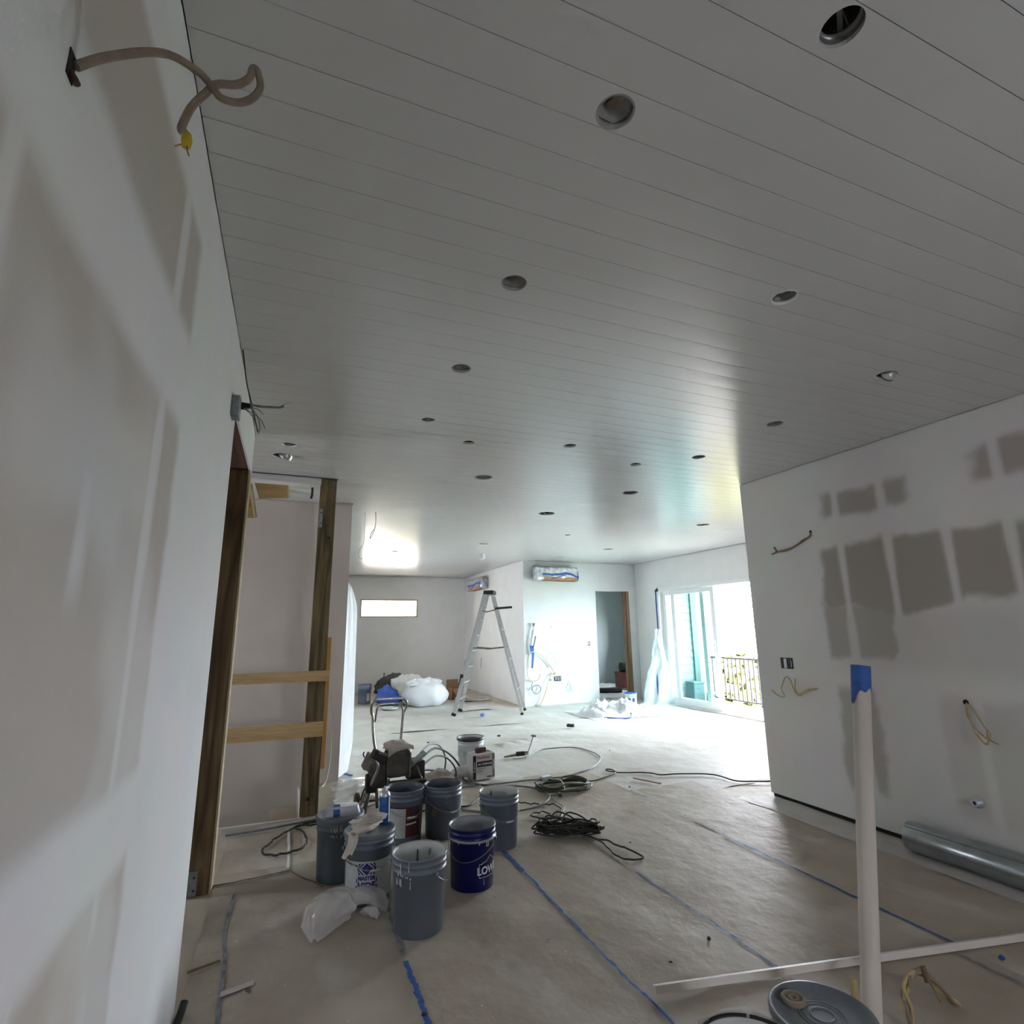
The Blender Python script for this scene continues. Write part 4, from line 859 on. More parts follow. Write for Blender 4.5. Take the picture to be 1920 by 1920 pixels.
# ------------------------------------------------------------------ airless paint sprayer
S = Vector((.93, 5.2, .006))
sp = thing('paint_sprayer', S, 'grimy airless paint sprayer cart with a tall chrome handle behind the buckets', 'paint sprayer')
def P_(x, z, dy=0): return (x, 5.2+dy, z)
h = MB()
h.tube(smooth_path([P_(.785,.50,.03),P_(.765,.60,.03),P_(.752,.72,.03),P_(.748,.80,.03),P_(.735,.83,.02),P_(.728,.87,.0),P_(.730,.915,-.02),P_(.755,.945,-.03),P_(.80,.952,-.03),P_(.88,.952,-.03),P_(.96,.950,-.03),P_(1.005,.944,-.03),P_(1.038,.912,-.02),P_(1.038,.865,.0),P_(1.025,.83,.02),P_(1.018,.79,.03),P_(1.012,.70,.03),P_(1.005,.58,.03),P_(1.0,.48,.03)],4), .0125, 9)
wpart('handle', h, 'chrome', sp, 'tall chrome tube handle')
wpart('handle_inner', MB().tube(smooth_path([P_(.762,.76,-.01),P_(.770,.83,-.02),P_(.775,.88,-.03),P_(.80,.905,-.03),P_(.96,.905,-.03),P_(1.0,.87,-.02),P_(1.008,.80,-.01)],4), .009, 8), 'chrome', sp)
wpart('motor', blob(.965,5.16,.40,.115,.10,.165,4,.16), 'motor', sp); wpart('motor_shroud', MB().obox((.955,5.12,.42), (.21,.15,.22), rotz(.15), bev=.03), 'motor', sp)
wpart('motor_band', MB().obox((1.055,5.05,.41), (.012,.03,.20), rotz(.15)), 'sprayer_steel', sp)
wpart('control_box', MB().obox((.735,5.18,.43), (.10,.14,.13), Matrix.Rotation(.45,3,'Y'), bev=.008), 'sprayer_steel', sp); wpart('control_face', MB().obox((.80,5.12,.485), (.13,.12,.07), Matrix.Rotation(.55,3,'Y'), bev=.006), 'motor_dark', sp)
wpart('plate', MB().obox((.825,5.055,.515), (.08,.01,.02), Matrix.Rotation(.35,3,'Y')), 'sprayer_steel', sp)
wpart('gear_housing', MB().obox((.80,5.17,.33), (.15,.17,.20), bev=.02), 'motor', sp); wpart('pump_block', MB().obox((.74,5.14,.27), (.09,.10,.14), bev=.012), 'motor_dark', sp)
wpart('side_housing', MB().obox((1.135,5.20,.33), (.13,.18,.17), rotz(.1), bev=.012), 'motor_dark', sp); wpart('tilted_plate', MB().obox((1.135,5.12,.435), (.17,.13,.012), Matrix.Rotation(-.62,3,'Y')), 'hose_grey', sp)
wpart('strut', MB().tube([P_(1.125,.40,-.08),P_(1.15,.33,-.09),P_(1.175,.27,-.09)], .009, 7), 'sprayer_steel', sp); wpart('cross_bar', MB().tube([P_(.86,.27,-.10),P_(1.19,.265,-.10)], .012, 8), 'sprayer_steel', sp)
wpart('foot_rail', MB().tube(smooth_path([P_(.885,.30,-.11),P_(.87,.24,-.14),P_(.885,.20,-.15),P_(.90,.25,-.15),P_(.97,.27,-.15),P_(1.04,.27,-.14),P_(1.06,.22,-.14)],4), .010, 7), 'sprayer_steel', sp)
wpart('suction_tube', MB().tube(smooth_path([P_(.79,.40,-.08),P_(.80,.455,-.10),P_(.775,.462,-.11),P_(.79,.43,-.12),P_(.785,.38,-.12),P_(.74,.28,-.10),P_(.69,.17,-.06),P_(.635,.06,-.02)],5), .016, 10), 'chrome', sp, 'bent chrome suction tube')
wpart('frame_leg', MB().tube([P_(.775,.34,.0),P_(.73,.18,-.02),P_(.70,.03,-.02)], .017, 8), 'sprayer_steel', sp); wpart('frame_leg', MB().tube([P_(1.15,.28,.0),P_(1.16,.15,.0),P_(1.165,.02,.0)], .017, 8), 'sprayer_steel', sp); wpart('frame_leg', MB().tube([P_(.80,.25,.08),P_(.82,.12,.10),P_(.83,.02,.12)], .015, 8), 'sprayer_steel', sp)
for x in (.655, 1.24): 
    wh = wpart('wheel', MB().lathe([(.02,-.022),(.062,-.022),(.078,-.014),(.078,.014),(.062,.022),(.02,.022),(.02,-.022)],28,(x,5.32,.080),R=Matrix.Rotation(PI/2,3,'Y')), 'rust', sp); part('hub', MB().lathe([(0,-.03),(.02,-.03),(.02,.03),(0,.03)],16,(x,5.32,.080),R=Matrix.Rotation(PI/2,3,'Y')), 'motor_dark', wh, S)
wpart('axle', MB().tube([(.62,5.32,.08),(1.27,5.32,.08)], .010, 8), 'sprayer_steel', sp)
wpart('hook', MB().tube(smooth_path([P_(.69,.24,-.08),P_(.672,.20,-.08),P_(.66,.15,-.08)],4), .007, 6), 'black', sp); wpart('hook', MB().tube(smooth_path([P_(.68,.52,-.02),P_(.672,.50,-.02),P_(.685,.475,-.02)],4), .006, 6), 'black', sp)
wpart('tray', MB().obox((1.185,5.13,.19), (.07,.09,.14), bev=.01), 'motor_dark', sp)
rg2 = thing('paint_rag', (.95,5.14,.5), 'tan paint-stiff rag draped over the sprayer motor', 'rag')
wpart('rag', blob(.945,5.13,.555,.105,.09,.048,21,.30), 'rag', rg2); wpart('rag_fold', MB().grid(10, 8, lambda u, v: (.86+.22*u, 5.035-.02*math.sin(v*2)+.01*math.sin(u*9), .565-.03*v+.03*math.sin(u*PI)-.05*v*(1-u))), 'rag', rg2)
single('hose_nozzle', MB().tube([(1.12,4.58,.05),(1.16,4.50,.04),(1.175,4.42,.035)], [.02,.03,.035], 12), 'motor', 'dark nozzle end lying right of the maroon label bucket', 'nozzle')
single('old_rag', blob(1.50,5.75,.075,.17,.14,.085,31,.3), 'rag', 'pinkish dusty rag heap under the black hoses', 'rag'); single('old_rag', blob(1.80,5.98,.06,.10,.09,.06,33,.3), 'cloth_grey', 'small grey rag beside the carton', 'rag')
single('paint_tray_scrap', MB().obox((1.03,4.30,.02), (.22,.05,.02), Matrix.Rotation(.25,3,'Z'), bev=.003), 'hose_grey', 'grey metal scrap behind the front bucket rim', 'scrap')
# spray gun
g = thing('spray_gun', (2.75, 6.62, .01), 'spray gun with a dark handle and upright tip lying on the canvas', 'spray gun')
wpart('handle', MB().tube([(2.55,6.66,.02),(2.65,6.64,.03),(2.72,6.62,.04)], [.008,.014,.016], 8), 'cable_brown', g); wpart('body', MB().tube([(2.70,6.63,.045),(2.80,6.60,.05)], .027, 10), 'motor_dark', g)
wpart('collar', MB().tube([(2.80,6.60,.05),(2.845,6.59,.055)], [.024,.018], 10), 'chrome', g); wpart('tip_tube', MB().tube([(2.84,6.59,.055),(2.89,6.61,.14),(2.935,6.63,.23)], .008, 8), 'can_white', g); wpart('tip', MB().tube([(2.91,6.63,.245),(2.965,6.62,.235)], .012, 8), 'hose_grey', g)
wpart('trigger_guard', MB().tube(smooth_path([(2.62,6.55,.015),(2.72,6.53,.012),(2.80,6.54,.015)],4), .006, 6), 'chrome', g)

# ------------------------------------------------------------------ hoses and cords on the floor
def cord(name, pts, r, mat, label, z=None, cat='cord', wob=0, lift=None):
    P = smooth_path([(p[0], p[1], (p[2] if len(p) > 2 else (r+.014))) for p in pts], 6)
    if wob: P = [p + Vector((wob*fb((i*.22,1,0)), wob*fb((i*.22,9,0)), abs(wob*.4*fb((i*.3,4,0))))) for i, p in enumerate(P)]
    return single(name, MB().tube(P, r, 7), mat, label, cat)
cord('spray_hose', [(2.788,6.549),(2.864,6.601),(2.988,6.724),(3.164,6.832),(3.356,6.84),(3.559,6.778),(3.642,6.607),(3.655,6.35),(3.59,6.118),(3.405,5.88),(3.177,5.689),(2.996,5.61),(2.814,5.539),(2.63,5.547),(2.41,5.565),(2.192,5.575),(1.979,5.585),(1.835,5.6),(1.715,5.617),(1.5,5.5),(1.25,5.35,.1),(1.15,5.25,.25)], .0075, 'hose_grey', 'grey spray hose making a wide loop across the canvas', cat='hose')
cord('paint_hose', [(1.25,5.9,.15),(1.5,5.95,.12),(1.735,5.824),(1.82,5.685),(1.929,5.596),(2.164,5.451),(2.277,5.361),(2.347,5.274),(2.383,5.167),(2.36,4.987),(2.279,4.861),(2.182,4.781),(2.063,4.731),(1.917,4.719),(1.698,4.794),(1.545,4.905),(1.48,5.022),(1.3,5.2)], .0085, 'hose_grey', 'dark grey hose bending back behind the open grey bucket', cat='hose')
cord('black_hose', [(1.20,5.25,.40),(1.40,5.55,.42),(1.62,5.85,.30),(1.80,6.05,.12),(1.79,5.85,.03),(1.846,5.673),(1.928,5.566),(2.05,5.494)], .010, 'cord_black', 'black hose arching from the sprayer toward the carton', cat='hose')
cord('black_hose', [(1.20,5.22,.34),(1.38,5.45,.37),(1.55,5.62,.30),(1.66,5.70,.16),(1.62,5.68,.04),(1.45,5.6,.02)], .009, 'cord_black', 'short black hose loop over the pinkish rag', cat='hose')
cord('black_hose', [(1.20,5.28,.45),(1.35,5.55,.46),(1.50,5.75,.40),(1.60,5.88,.25),(1.58,5.85,.12)], .009, 'hose_grey', 'upper grey hose arching off the sprayer', cat='hose')
cord('floor_cable', [(1.0,5.10),(1.158,5.05),(1.288,5.08),(1.45,5.05),(1.579,5.02),(1.653,5.10),(1.739,5.2),(1.806,5.294)], .008, 'cord_black', 'black cable along the floor between the grey buckets')
cord('floor_cable', [(-.35,5.10),(-.1,5.12),(.1,5.16),(.257,5.19),(.4,5.24),(.55,5.30),(.742,5.36),(.843,5.42)], .009, 'hose_grey', 'grey cable along the stair pit edge behind the leftmost bucket')
cord('extension_cord', [(4.75,4.5),(4.598,4.525),(4.487,4.576),(4.309,4.678),(4.266,4.966),(3.968,5.133),(3.77,5.179),(3.716,5.28),(3.616,5.357),(3.514,5.395),(3.404,5.459),(3.416,5.578),(3.366,5.621),(3.339,5.567),(3.376,5.495),(3.408,5.489),(3.325,5.414),(3.166,5.336),(2.986,5.273),(2.844,5.374),(2.75,5.45),(2.60,5.40)], .007, 'cord_olive', 'olive extension cord running past the kitchen wall end')
# neat olive coil tied in the middle
oc = thing('coiled_cord', (2.62, 5.20, .012), 'neat olive cord coil tied with white, below the spray hose', 'cord')
for k in range(7):
    pts = []
    for q in range(28):
        a = 2*PI*q/28; rx = .27+.018*math.sin(k*2.1); ry = .17+.03*math.sin(k*1.3)
        pn = 1 - .45*math.exp(-(math.cos(a)/.35)**2) if k > 2 else 1
        pts.append((rx*math.cos(a)+.02*math.sin(k*3), ry*math.sin(a)*pn + .02*math.cos(k*2), .012+.007*k+.006*math.sin(3*a+k)))
    part('loop', MB().tube(pts, .0075, 6, closed=True), 'cord_olive', oc)
part('white_plug', MB().obox((-.10,.19,.05), (.11,.07,.06), rotz(.2), bev=.006), 'can_white', oc); part('tie', MB().tube(smooth_path([(-.06,.16,.05),(-.03,.0,.075),(-.07,-.17,.04)],4), .006, 6), 'wire_white', oc); part('black_plug', MB().tube([(-.16,-.22,.02),(-.19,-.30,.03)], .018, 8), 'black', oc)
part('plug_end', MB().tube([(.05,-.19,.02),(.14,-.17,.025)], .02, 8), 'cable_brown', oc)
cord('wavy_cord', [(1.8,5.2),(1.966,5.132),(2.023,4.976),(2.039,4.922),(2.078,4.91),(2.107,4.851),(2.154,4.848),(2.18,4.797),(2.229,4.796),(2.253,4.764),(2.297,4.775),(2.299,4.698),(2.302,4.623),(2.236,4.526),(2.171,4.46),(2.115,4.459),(2.052,4.442),(2.024,4.499),(1.984,4.552),(2.031,4.617),(2.072,4.605),(2.125,4.617),(2.145,4.561),(2.134,4.49),(2.071,4.388),(1.991,4.276)], .0058, 'cord_black', 'kinked black cord winding between the open grey bucket and the cord heap', wob=.012)
cord('pale_cord', [(2.40,5.0),(2.375,4.997),(2.358,4.857),(2.35,4.751),(2.339,4.651),(2.271,4.538),(2.188,4.413),(2.122,4.29)], .005, 'hose_grey', 'pale cord running into the top of the cord heap')
hp = thing('cord_heap', (2.09, 4.10, .012), 'tangled heap of black extension cord on the tan paper', 'cord')
for k in range(16):
    rn = random.Random(100+k); pts = []; ph = rn.uniform(-.3,.3)
    for q in range(22):
        a = 2*PI*q/22; rx = rn.uniform(.10,.14) if q%4==0 else .125; L = .22+.03*math.sin(k*1.7); W = .05 + .05*((k*37)%11)/11
        x = L*math.cos(a) + .02*math.sin(k); y = W*math.sin(a)*(1+.3*math.sin(2*a+k)) + .03*math.sin(k*2.3)
        x += .02*math.sin(5*a+k*1.1); y += .016*math.sin(7*a+k*2.7)
        z = .014 + .05*(k/16)*(1+.6*math.sin(2*a+k*1.9)) + .012*abs(math.sin(3*a+k))
        c, s = math.cos(-.42+ph*.35), math.sin(-.42+ph*.35); pts.append((x*c-y*s, x*s+y*c, max(.008,z)))
    part('loop', MB().tube(smooth_path(pts+[pts[0]],2)[:-1], .0062, 6, closed=True), 'cord_black', hp)
lp = [(2.17,3.927,.03),(2.213,3.855,.02),(2.266,3.817,.02),(2.286,3.742),(2.314,3.68),(2.331,3.606),(2.342,3.527),(2.338,3.469),(2.289,3.461),(2.231,3.482),(2.198,3.528),(2.19,3.603),(2.207,3.708),(2.211,3.795,.02),(2.178,3.881,.03)]
part('long_loop', MB().tube([p+Vector((.006*fb((i*.3,2,1)),.006*fb((i*.3,5,1)),0)) for i,p in enumerate(smooth_path([(p[0],p[1],p[2] if len(p)>2 else .012) for p in lp],5))], .0062, 7), 'cord_black', hp, (2.09,4.10,.0))
for k,(x,y) in enumerate(((-.12,.12),(-.02,.17),(.06,.12))):
    part('raised_loop', MB().tube(smooth_path([(x-.10,y-.10,.03),(x-.05,y-.02,.07),(x+.02,y+.02,.10),(x+.10,y-.03,.08),(x+.15,y-.10,.04)],5), .006, 6), 'cord_black', hp)
cord('looped_cord', [(.45,5.14),(.358,5.164),(.318,5.156),(.273,5.149),(.228,5.137),(.189,5.103),(.139,5.065),(.072,4.987),(.037,4.918),(-.002,4.873),(-.028,4.779),(-.06,4.726),(-.071,4.666),(-.06,4.59),(-.017,4.566),(.016,4.536),(.048,4.55),(.092,4.544),(.136,4.567),(.192,4.596),(.222,4.677),(.232,4.769),(.219,4.885),(.188,5.004),(.145,5.072),(.176,5.082,.03),(.215,5.112),(.258,5.082),(.315,5.086),(.40,5.089)], .0075, 'cord_black', 'black cord loop on the hardboard left of the buckets', wob=.01)
cord('thin_cord', [(.115,4.30),(.118,4.237),(.153,4.155),(.201,4.07),(.258,3.995),(.298,3.911)], .004, 'cable_brown', 'thin dark cord running under the leftmost bucket')

# ------------------------------------------------------------------ plastic, bags, far heap
def film(name, mb, mat, label, cat='plastic sheet', group=None): return single(name, mb, mat, label, cat, group)
bg_ = thing('plastic_bag', (.42, 3.5, .006), 'crumpled translucent plastic bag on the floor before the printed bucket', 'plastic bag')
def tubebag(path, rad, sd, nu=26, flat=.55, amp=.25):
    P = smooth_path(path, 9); n = len(P); mb = MB()
    def f(u, v):
        i = min(n-1, int(v*(n-1)+.5)); p = P[i]; t = (P[min(i+1,n-1)]-P[max(i-1,0)]).normalized(); s = Vector((-t.y,t.x,0)).normalized()
        a = u*2*PI; q = v*(len(rad)-1); k = min(len(rad)-2,int(q)); r = rad[k]+(rad[k+1]-rad[k])*(q-k)
        w = r*(1+amp*fb((math.cos(a)*.9+sd, math.sin(a)*.9, v*2.2), .9, 2)); w *= 1+.10*abs(math.sin(3.5*a+v*2.2+sd))+.05*math.sin(9*a-v*5+sd)*(1-v*.5); up = math.sin(a)*w*flat
        pos = p + s*math.cos(a)*w + Vector((0,0,up)); return (pos.x, pos.y, max(.008+.004*math.sin(u*40), pos.z))
    mb.grid(nu, n, f, wrap=True); return mb
wpart('bag_body', tubebag([(.225,3.27,.03),(.255,3.37,.06),(.31,3.47,.075),(.38,3.54,.075),(.45,3.56,.06)], [.010,.080,.115,.110,.078,.045], 2, 60, .72, .24), 'film_clear', bg_)
wpart('bag_neck', tubebag([(.42,3.56,.06),(.475,3.555,.082),(.53,3.54,.078),(.575,3.51,.055),(.58,3.46,.02)], [.05,.052,.052,.050,.03], 6, 40, .75, .22), 'film_clear', bg_)
wpart('bag_mouth', tubebag([(.48,3.50,.02),(.51,3.46,.035),(.545,3.43,.035),(.565,3.41,.015)], [.012,.030,.034,.012], 9, 20, .7, .3), 'film_clear', bg_)
wpart('loose_corner', tubebag([(.175,3.50,.02),(.20,3.42,.03),(.205,3.33,.02)], [.006,.028,.02,.01], 12, 16, .5, .4), 'film_clear', bg_)
# plastic hanging at the end of the stair wall and spread below
def drape(x, y0, y1, z0, z1, sd, wide):
    mb = MB(); mb.grid(14, 22, lambda u, v: (x + .03*math.sin(u*9+sd) + .03*fb((u*3, v*4, sd)), y0+(y1-y0)*u, z0 + (z1-z0)*v)); return mb
dm = MB(); dm.grid(14, 30, lambda u, v: (lambda q: (.578 + .198*q, 6.43+.47*q+.012*math.sin(u*14+v*2), .03+2.09*v))(u*(1-.22*v)*min(1,(1-v)*7)**.6*(.70+.30*min(1,v*8))))
film('plastic_drape', dm, 'film_white', 'bright white plastic drape hanging on the wall end behind the stair post')
fm = MB(); fm.grid(26, 22, lambda u, v: (.50+.46*u+.04*fb((v*4,u,2)), 5.62+.85*v, .010+.045*max(0,fb((u*3.2,v*5.5,7),.7,4))))
film('floor_plastic', fm, 'film_clear', 'wrinkled clear plastic spread on the floor behind the leftmost bucket')
single('tape_scrap', MB().obox((.70,6.55,.03), (.03,.12,.012), rotz(.5)), 'blue_tape', 'blue tape scrap at the foot of the white drape', 'tape')
# far heap: white bag, canvas, tarp, dark cloth
def bagform(cx, cy, rx, ry, h):
    mb = MB()
    def f(u, v):
        a = u*2*PI; b_ = (v-.5)*PI; c = math.cos(b_)**.55; s_ = math.sin(b_)
        k = 1 + .07*fb((math.cos(a)*1.1, math.sin(a)*1.1, v*1.5), .9, 2) + .035*max(0,s_)*math.sin(11*a+3*v) + .02*math.sin(6*a+7*v)
        return (cx+rx*c*k*math.cos(a)*(1-.18*max(0,s_)), cy+ry*c*k*math.sin(a), max(.014, h*.5+h*.55*s_*(1+.10*fb((math.cos(a)*1.5,math.sin(a)*1.5,3))+.06*math.sin(5*a))))
    mb.grid(72, 30, f, wrap=True); return mb
hb = thing('trash_bag', (2.85, 11.9, .01), 'big full white trash bag by the far wall', 'trash bag')
def bagbody(cx, cy, rx, ry, h, sd):
    mb = MB()
    def f(u, v):
        a = u*2*PI; pr = (math.sin(min(1,v*1.08)*PI)**.45)*(1-.25*v) if v < .92 else .22*(1-v)/.08*.9
        k = 1+.10*fb((math.cos(a)*1.5+sd, math.sin(a)*1.5, v*2.5),.8,4)+.05*math.sin(a*9+v*4)*v
        return (cx+rx*pr*k*math.cos(a), cy+ry*pr*k*math.sin(a), .012+h*(v**.9)*(1+.08*fb((a,v*3,sd))))
    mb.grid(36, 20, f, wrap=True); return mb
wpart('bag', bagform(2.78, 11.85, .50, .42, .46), 'film_white', hb)
for k in range(3): wpart('tied_corner', blob(2.52+.20*k, 11.78, .46+.02*(k%2), .15, .12, .07, 60+k, .6, 24, 14), 'film_white', hb)
single('canvas_bundle', blob(2.45,12.35,.30,.34,.30,.30,41,.35,30,18), 'cloth_grey', 'grey crumpled canvas bundle leaning on the white bag', 'drop cloth')
single('blue_tarp', blob(2.05,12.2,.17,.26,.22,.20,44,.4,26,16), 'tarp_blue', 'blue crumpled tarp left of the canvas bundle', 'tarp')
single('dark_cloth', blob(2.18,12.65,.33,.33,.2,.24,47,.35,26,16), 'tarp_dark', 'dark cloth heap behind the blue tarp', 'cloth')
single('paint_pan', MB().lathe([(0,.01),(.14,.01),(.16,.035),(.165,.035),(.15,.004),(0,.004)],28,(1.97,11.5,.02)), 'paint_film', 'shallow pale pan lying before the blue tarp', 'pan')
cbx = thing('open_carton', (3.62, 12.55, .01), 'open brown cardboard box behind the stepladder leg', 'box', rz=.2)
part('box', MB().box(-.15,.15,-.15,-.14,0,.24).box(-.15,.15,.14,.15,0,.42).box(-.15,-.14,-.15,.15,0,.26).box(.14,.15,-.15,.15,0,.34).box(-.15,.15,-.15,.15,0,.01), 'cardboard', cbx); part('flap', MB().add([(-.15,-.15,.24),(.15,-.15,.24),(.17,-.28,.12),(-.14,-.28,.12)],[(0,1,2,3)]), 'cardboard', cbx)
part('paper_scrap', blob(.0,-.3,.04,.16,.1,.05,51,.4), 'cloth_grey', cbx)
single('paper_scrap', blob(3.95,12.0,.04,.30,.10,.05,55,.5), 'cloth_grey', 'torn paper scraps under the stepladder', 'scrap')
# plastic near the patio door
ps = MB()
def hpile(x, y):
    d = ((x-5.75)/.78)**2 + ((y-9.15-.1*(x-5.7))/.55)**2
    return max(0, 1-d)
ps.grid(60, 44, lambda u, v: (lambda x, y: (x, y, .012 + (hpile(x,y)**.5)*(.10+.20*max(0,.25+fb((x*3.2,y*3.2,5),.6,4)))))(4.95+1.62*u+.05*fb((v*3,1,0)), 8.50+1.25*v+.08*fb((u*3,2,0))))
film('plastic_pile', ps, 'film_white', 'pile of crumpled clear plastic on the floor before the patio door')
single('tape_edge', MB().tube(smooth_path([(5.0,9.1,.03),(5.3,8.62,.02),(5.6,8.50,.02),(5.72,8.62,.08)],5), .012, 6), 'tarp_blue', 'blue tape edge on the plastic pile', 'tape')
dp = thing('door_drape', (7.25, 9.9, .01), 'clear plastic drape gathered beside the patio door', 'plastic sheet')
def drp(u, v):
    w = .10 + .62*(1-v)**1.25; y = 10.12 - .28 + (u-.5)*w*1.05; z = .02+1.50*v
    return (7.34 - (.08+.42*(1-v)**1.4)*math.sin(PI*min(1,u*1.05)) + .05*math.sin(u*26+v*4)*(1-.5*v) + .06*fb((u*5,v*4,3)), y + .03*fb((v*5,u,9)), z)
wpart('film', MB().grid(40, 30, drp), 'film_drape', dp)
wpart('blue_tape', MB().grid(4, 16, lambda u, v: (lambda c, w_: (6.98+.05*v-.02*u, c-w_*(u-.5), .16+.55*v))(9.56+.10*(1-v)**3*0-.05*(1-v), .02+.07*math.sin(PI*min(1,v*1.1))**.8)), 'blue_tape', dp)
wpart('tape_strip', MB().box(7.384,7.397,9.915,9.945,1.45,2.35), 'blue_tape', dp, 'long upright strip of blue tape')
# bedroom clutter
bt = thing('tool_bag', (8.33, 12.6, 0), 'red brown tool box with black bags on top in the bedroom', 'tool box')
wpart('box', MB().obox((8.33,12.6,.20), (.56,.40,.36), bev=.02), 'toolbox', bt); wpart('lid', MB().obox((8.33,12.6,.40), (.58,.42,.05), bev=.015), 'toolbox', bt); wpart('latch', MB().obox((8.25,12.395,.30), (.06,.015,.05)), 'chrome', bt)
single('black_bags', blob(8.33,12.6,.52,.26,.20,.15,61,.35), 'black_plastic', 'black bags heaped on the tool box in the bedroom', 'bag')
mf = MB(); mf.grid(40, 40, lambda u, v: (6.2+2.6*u, 11.0+2.9*v, .012+.05*max(0,fb((u*7,v*9,71),.7,4))))
film('bedroom_plastic', mf, 'film_drape', 'rumpled plastic over the bedroom floor')
single('floor_board', MB().beam((6.35,13.2,.06),(8.2,12.0,.04),.09,.03), 'jamb_wood', 'loose wooden board on the bedroom floor', 'board'); single('dark_roll', MB().tube([(7.1,12.0,.07),(7.6,11.8,.07)], .06, 12), 'black_plastic', 'black roll lying on the bedroom floor', 'roll')
single('outlet_plate', MB().box(7.94,8.01,14.085,14.098,.43,.55), 'label_paper', 'outlet on the bedroom wall seen through the doorway', 'outlet')

# ------------------------------------------------------------------ stepladder
C = Vector((3.616, 10.144, 0)); wv = Vector((.474,.880,0)); sv = Vector((.936,-.353,0))
ld = thing('stepladder', (C.x, C.y, .012), 'tall aluminium stepladder standing before the far white wall', 'stepladder')
def LP(s, w, z): p = C + sv*s + wv*w; return (p.x, p.y, z)
def fs(z): return -.63 + (.63-.07)*z/2.24
def rs(z): return .63 - (.63-.06)*z/2.20
def fw(z): return .29 - .13*z/2.24
for sg in (-1,1):
    o = wpart('front_rail', MB().beam(LP(fs(.03),sg*fw(0),.03), LP(fs(2.24),sg*fw(2.24),2.24), .030, .075, sv), 'aluminium', ld); part('foot', MB().beam(LP(fs(0)-.005,sg*fw(0),.012), LP(fs(.07),sg*fw(.05),.06), .040, .085, sv), 'black_rubber', o, ld.location)
    o = wpart('rear_rail', MB().beam(LP(rs(.03),sg*.29,.03), LP(rs(2.20),sg*.15,2.20), .026, .045, sv), 'aluminium', ld); part('foot', MB().beam(LP(rs(0)+.003,sg*.29,.012), LP(rs(.06),sg*.287,.05), .035, .055, sv), 'black_rubber', o, ld.location)
    wpart('spreader', MB().tube([LP(fs(1.22),sg*(fw(1.22)),1.22), LP(0,sg*.20,1.19), LP(rs(1.22),sg*.21,1.22)], .011, 6), 'sprayer_steel', ld)
for k in range(7):
    z = .30+.285*k; p = LP(fs(z),0,z); o = wpart('step', MB().beam(LP(fs(z),-fw(z),z), LP(fs(z),fw(z),z), .085, .022), 'aluminium', ld)
    part('step_brace', MB().beam(LP(fs(z)+.03,-fw(z)+.01,z-.05), LP(fs(z)+.02,-fw(z)+.09,z), .02,.006), 'aluminium', o, ld.location)
for z in (.45,1.0,1.55): wpart('rear_brace', MB().beam(LP(rs(z),-.25,z), LP(rs(z),.25,z), .03, .02), 'aluminium', ld)
wpart('top_cap', MB().beam(LP(0,-.20,2.255), LP(0,.20,2.255), .19, .07), 'black_plastic', ld); wpart('label', MB().beam(LP(fs(.62)-.040,-fw(.62)-.012,.53),LP(fs(.74)-.040,-fw(.74)-.012,.74),.012,.06,sv), 'black', ld, 'black label on the rail')
wpart('pail_shelf_arm', MB().tube([LP(fs(1.93),-.17,1.93), LP(fs(1.93)+.10,-.18,1.88), LP(rs(1.9),-.18,1.92)], .012, 6), 'sprayer_steel', ld); wpart('pail_shelf', MB().beam(LP(rs(1.93),-.15,1.945), LP(rs(1.93)+.32,-.17,1.965), .20, .035), 'black_plastic', ld)

# ------------------------------------------------------------------ far wall fittings
def aircon(name, label, loc, W, rz, sd):
    t = thing(name, loc, label, 'air conditioner', 'wrapped air conditioners', rz); hh = .30; dd = .22
    def f(u, v):
        a = u*2*PI; x = (v-.5)*W; sq = lambda q: math.copysign(abs(q)**.45, q)
        k = 1+.05*fb((v*9, math.cos(a)*2, sd),.6,4); e = 1 if .02 < v < .98 else .0 if v in (0,1) else .85
        return (x, -dd/2 + dd/2*sq(math.cos(a))*k*e, hh/2 + hh/2*sq(math.sin(a))*k*e)
    part('plastic_wrap', MB().grid(32, 40, f, wrap=True), 'film_silver', t)
    part('paper_mask', MB().grid(24, 5, lambda u, v: ((-.30+.78*u)*W*.98, -dd-.004+.06*v*v*0+.012*fb((u*6,v,sd)), .075-.075*v + .012*math.sin(u*9)*(1-v))), 'brown_paper', t)
    part('paper_mask', MB().grid(24, 5, lambda u, v: ((-.30+.78*u)*W*.98, -dd+dd*.8*v, -.006)), 'brown_paper', t)
    tm = MB(); tm.grid(26, 3, lambda u, v: ((-.34+.83*u)*W, -dd-.010, .11+.045*v+.035*math.sin(u*8+sd)*u + .02*fb((u*7,1,sd)))); tm.grid(12, 3, lambda u, v: ((-.15+.35*u)*W, -dd-.011, .02+.10*u+.02*v)); tm.grid(10,3,lambda u, v: ((.46+.02*v)*W, -dd-.011, .02+.18*u))
    part('blue_tape', tm, 'blue_tape', t); return t
aircon('air_conditioner', 'long air conditioner wrapped in silver plastic, brown paper and blue tape on the white wall', (5.28,10.69,2.56), 1.05, 0, 3)
aircon('air_conditioner', 'wrapped air conditioner seen end on, on the cream wall above the stepladder', (4.56,13.50,2.55), 1.25, -PI/2, 8)
W0 = lambda L, dy=0: [(x, 10.665+dy-.02*math.sin(i*.7), z) for i,(x,z) in enumerate(L)]
hs = wire('wall_hose', [W0([(4.873,.02),(4.932,.111),(5.014,.303),(5.076,.483),(5.137,.597),(5.226,.627),(5.18,.73),(5.087,.852),(4.993,.956),(4.899,1.043),(4.785,1.088),(4.70,1.075),(4.64,1.02),(4.61,.905),(4.61,.756),(4.62,.622),(4.66,.536),(4.734,.498),(4.848,.526),(4.898,.64)],-.03)], .010, 'hose_tan', 'tan hose in a big loop on the white far wall', 'hose')
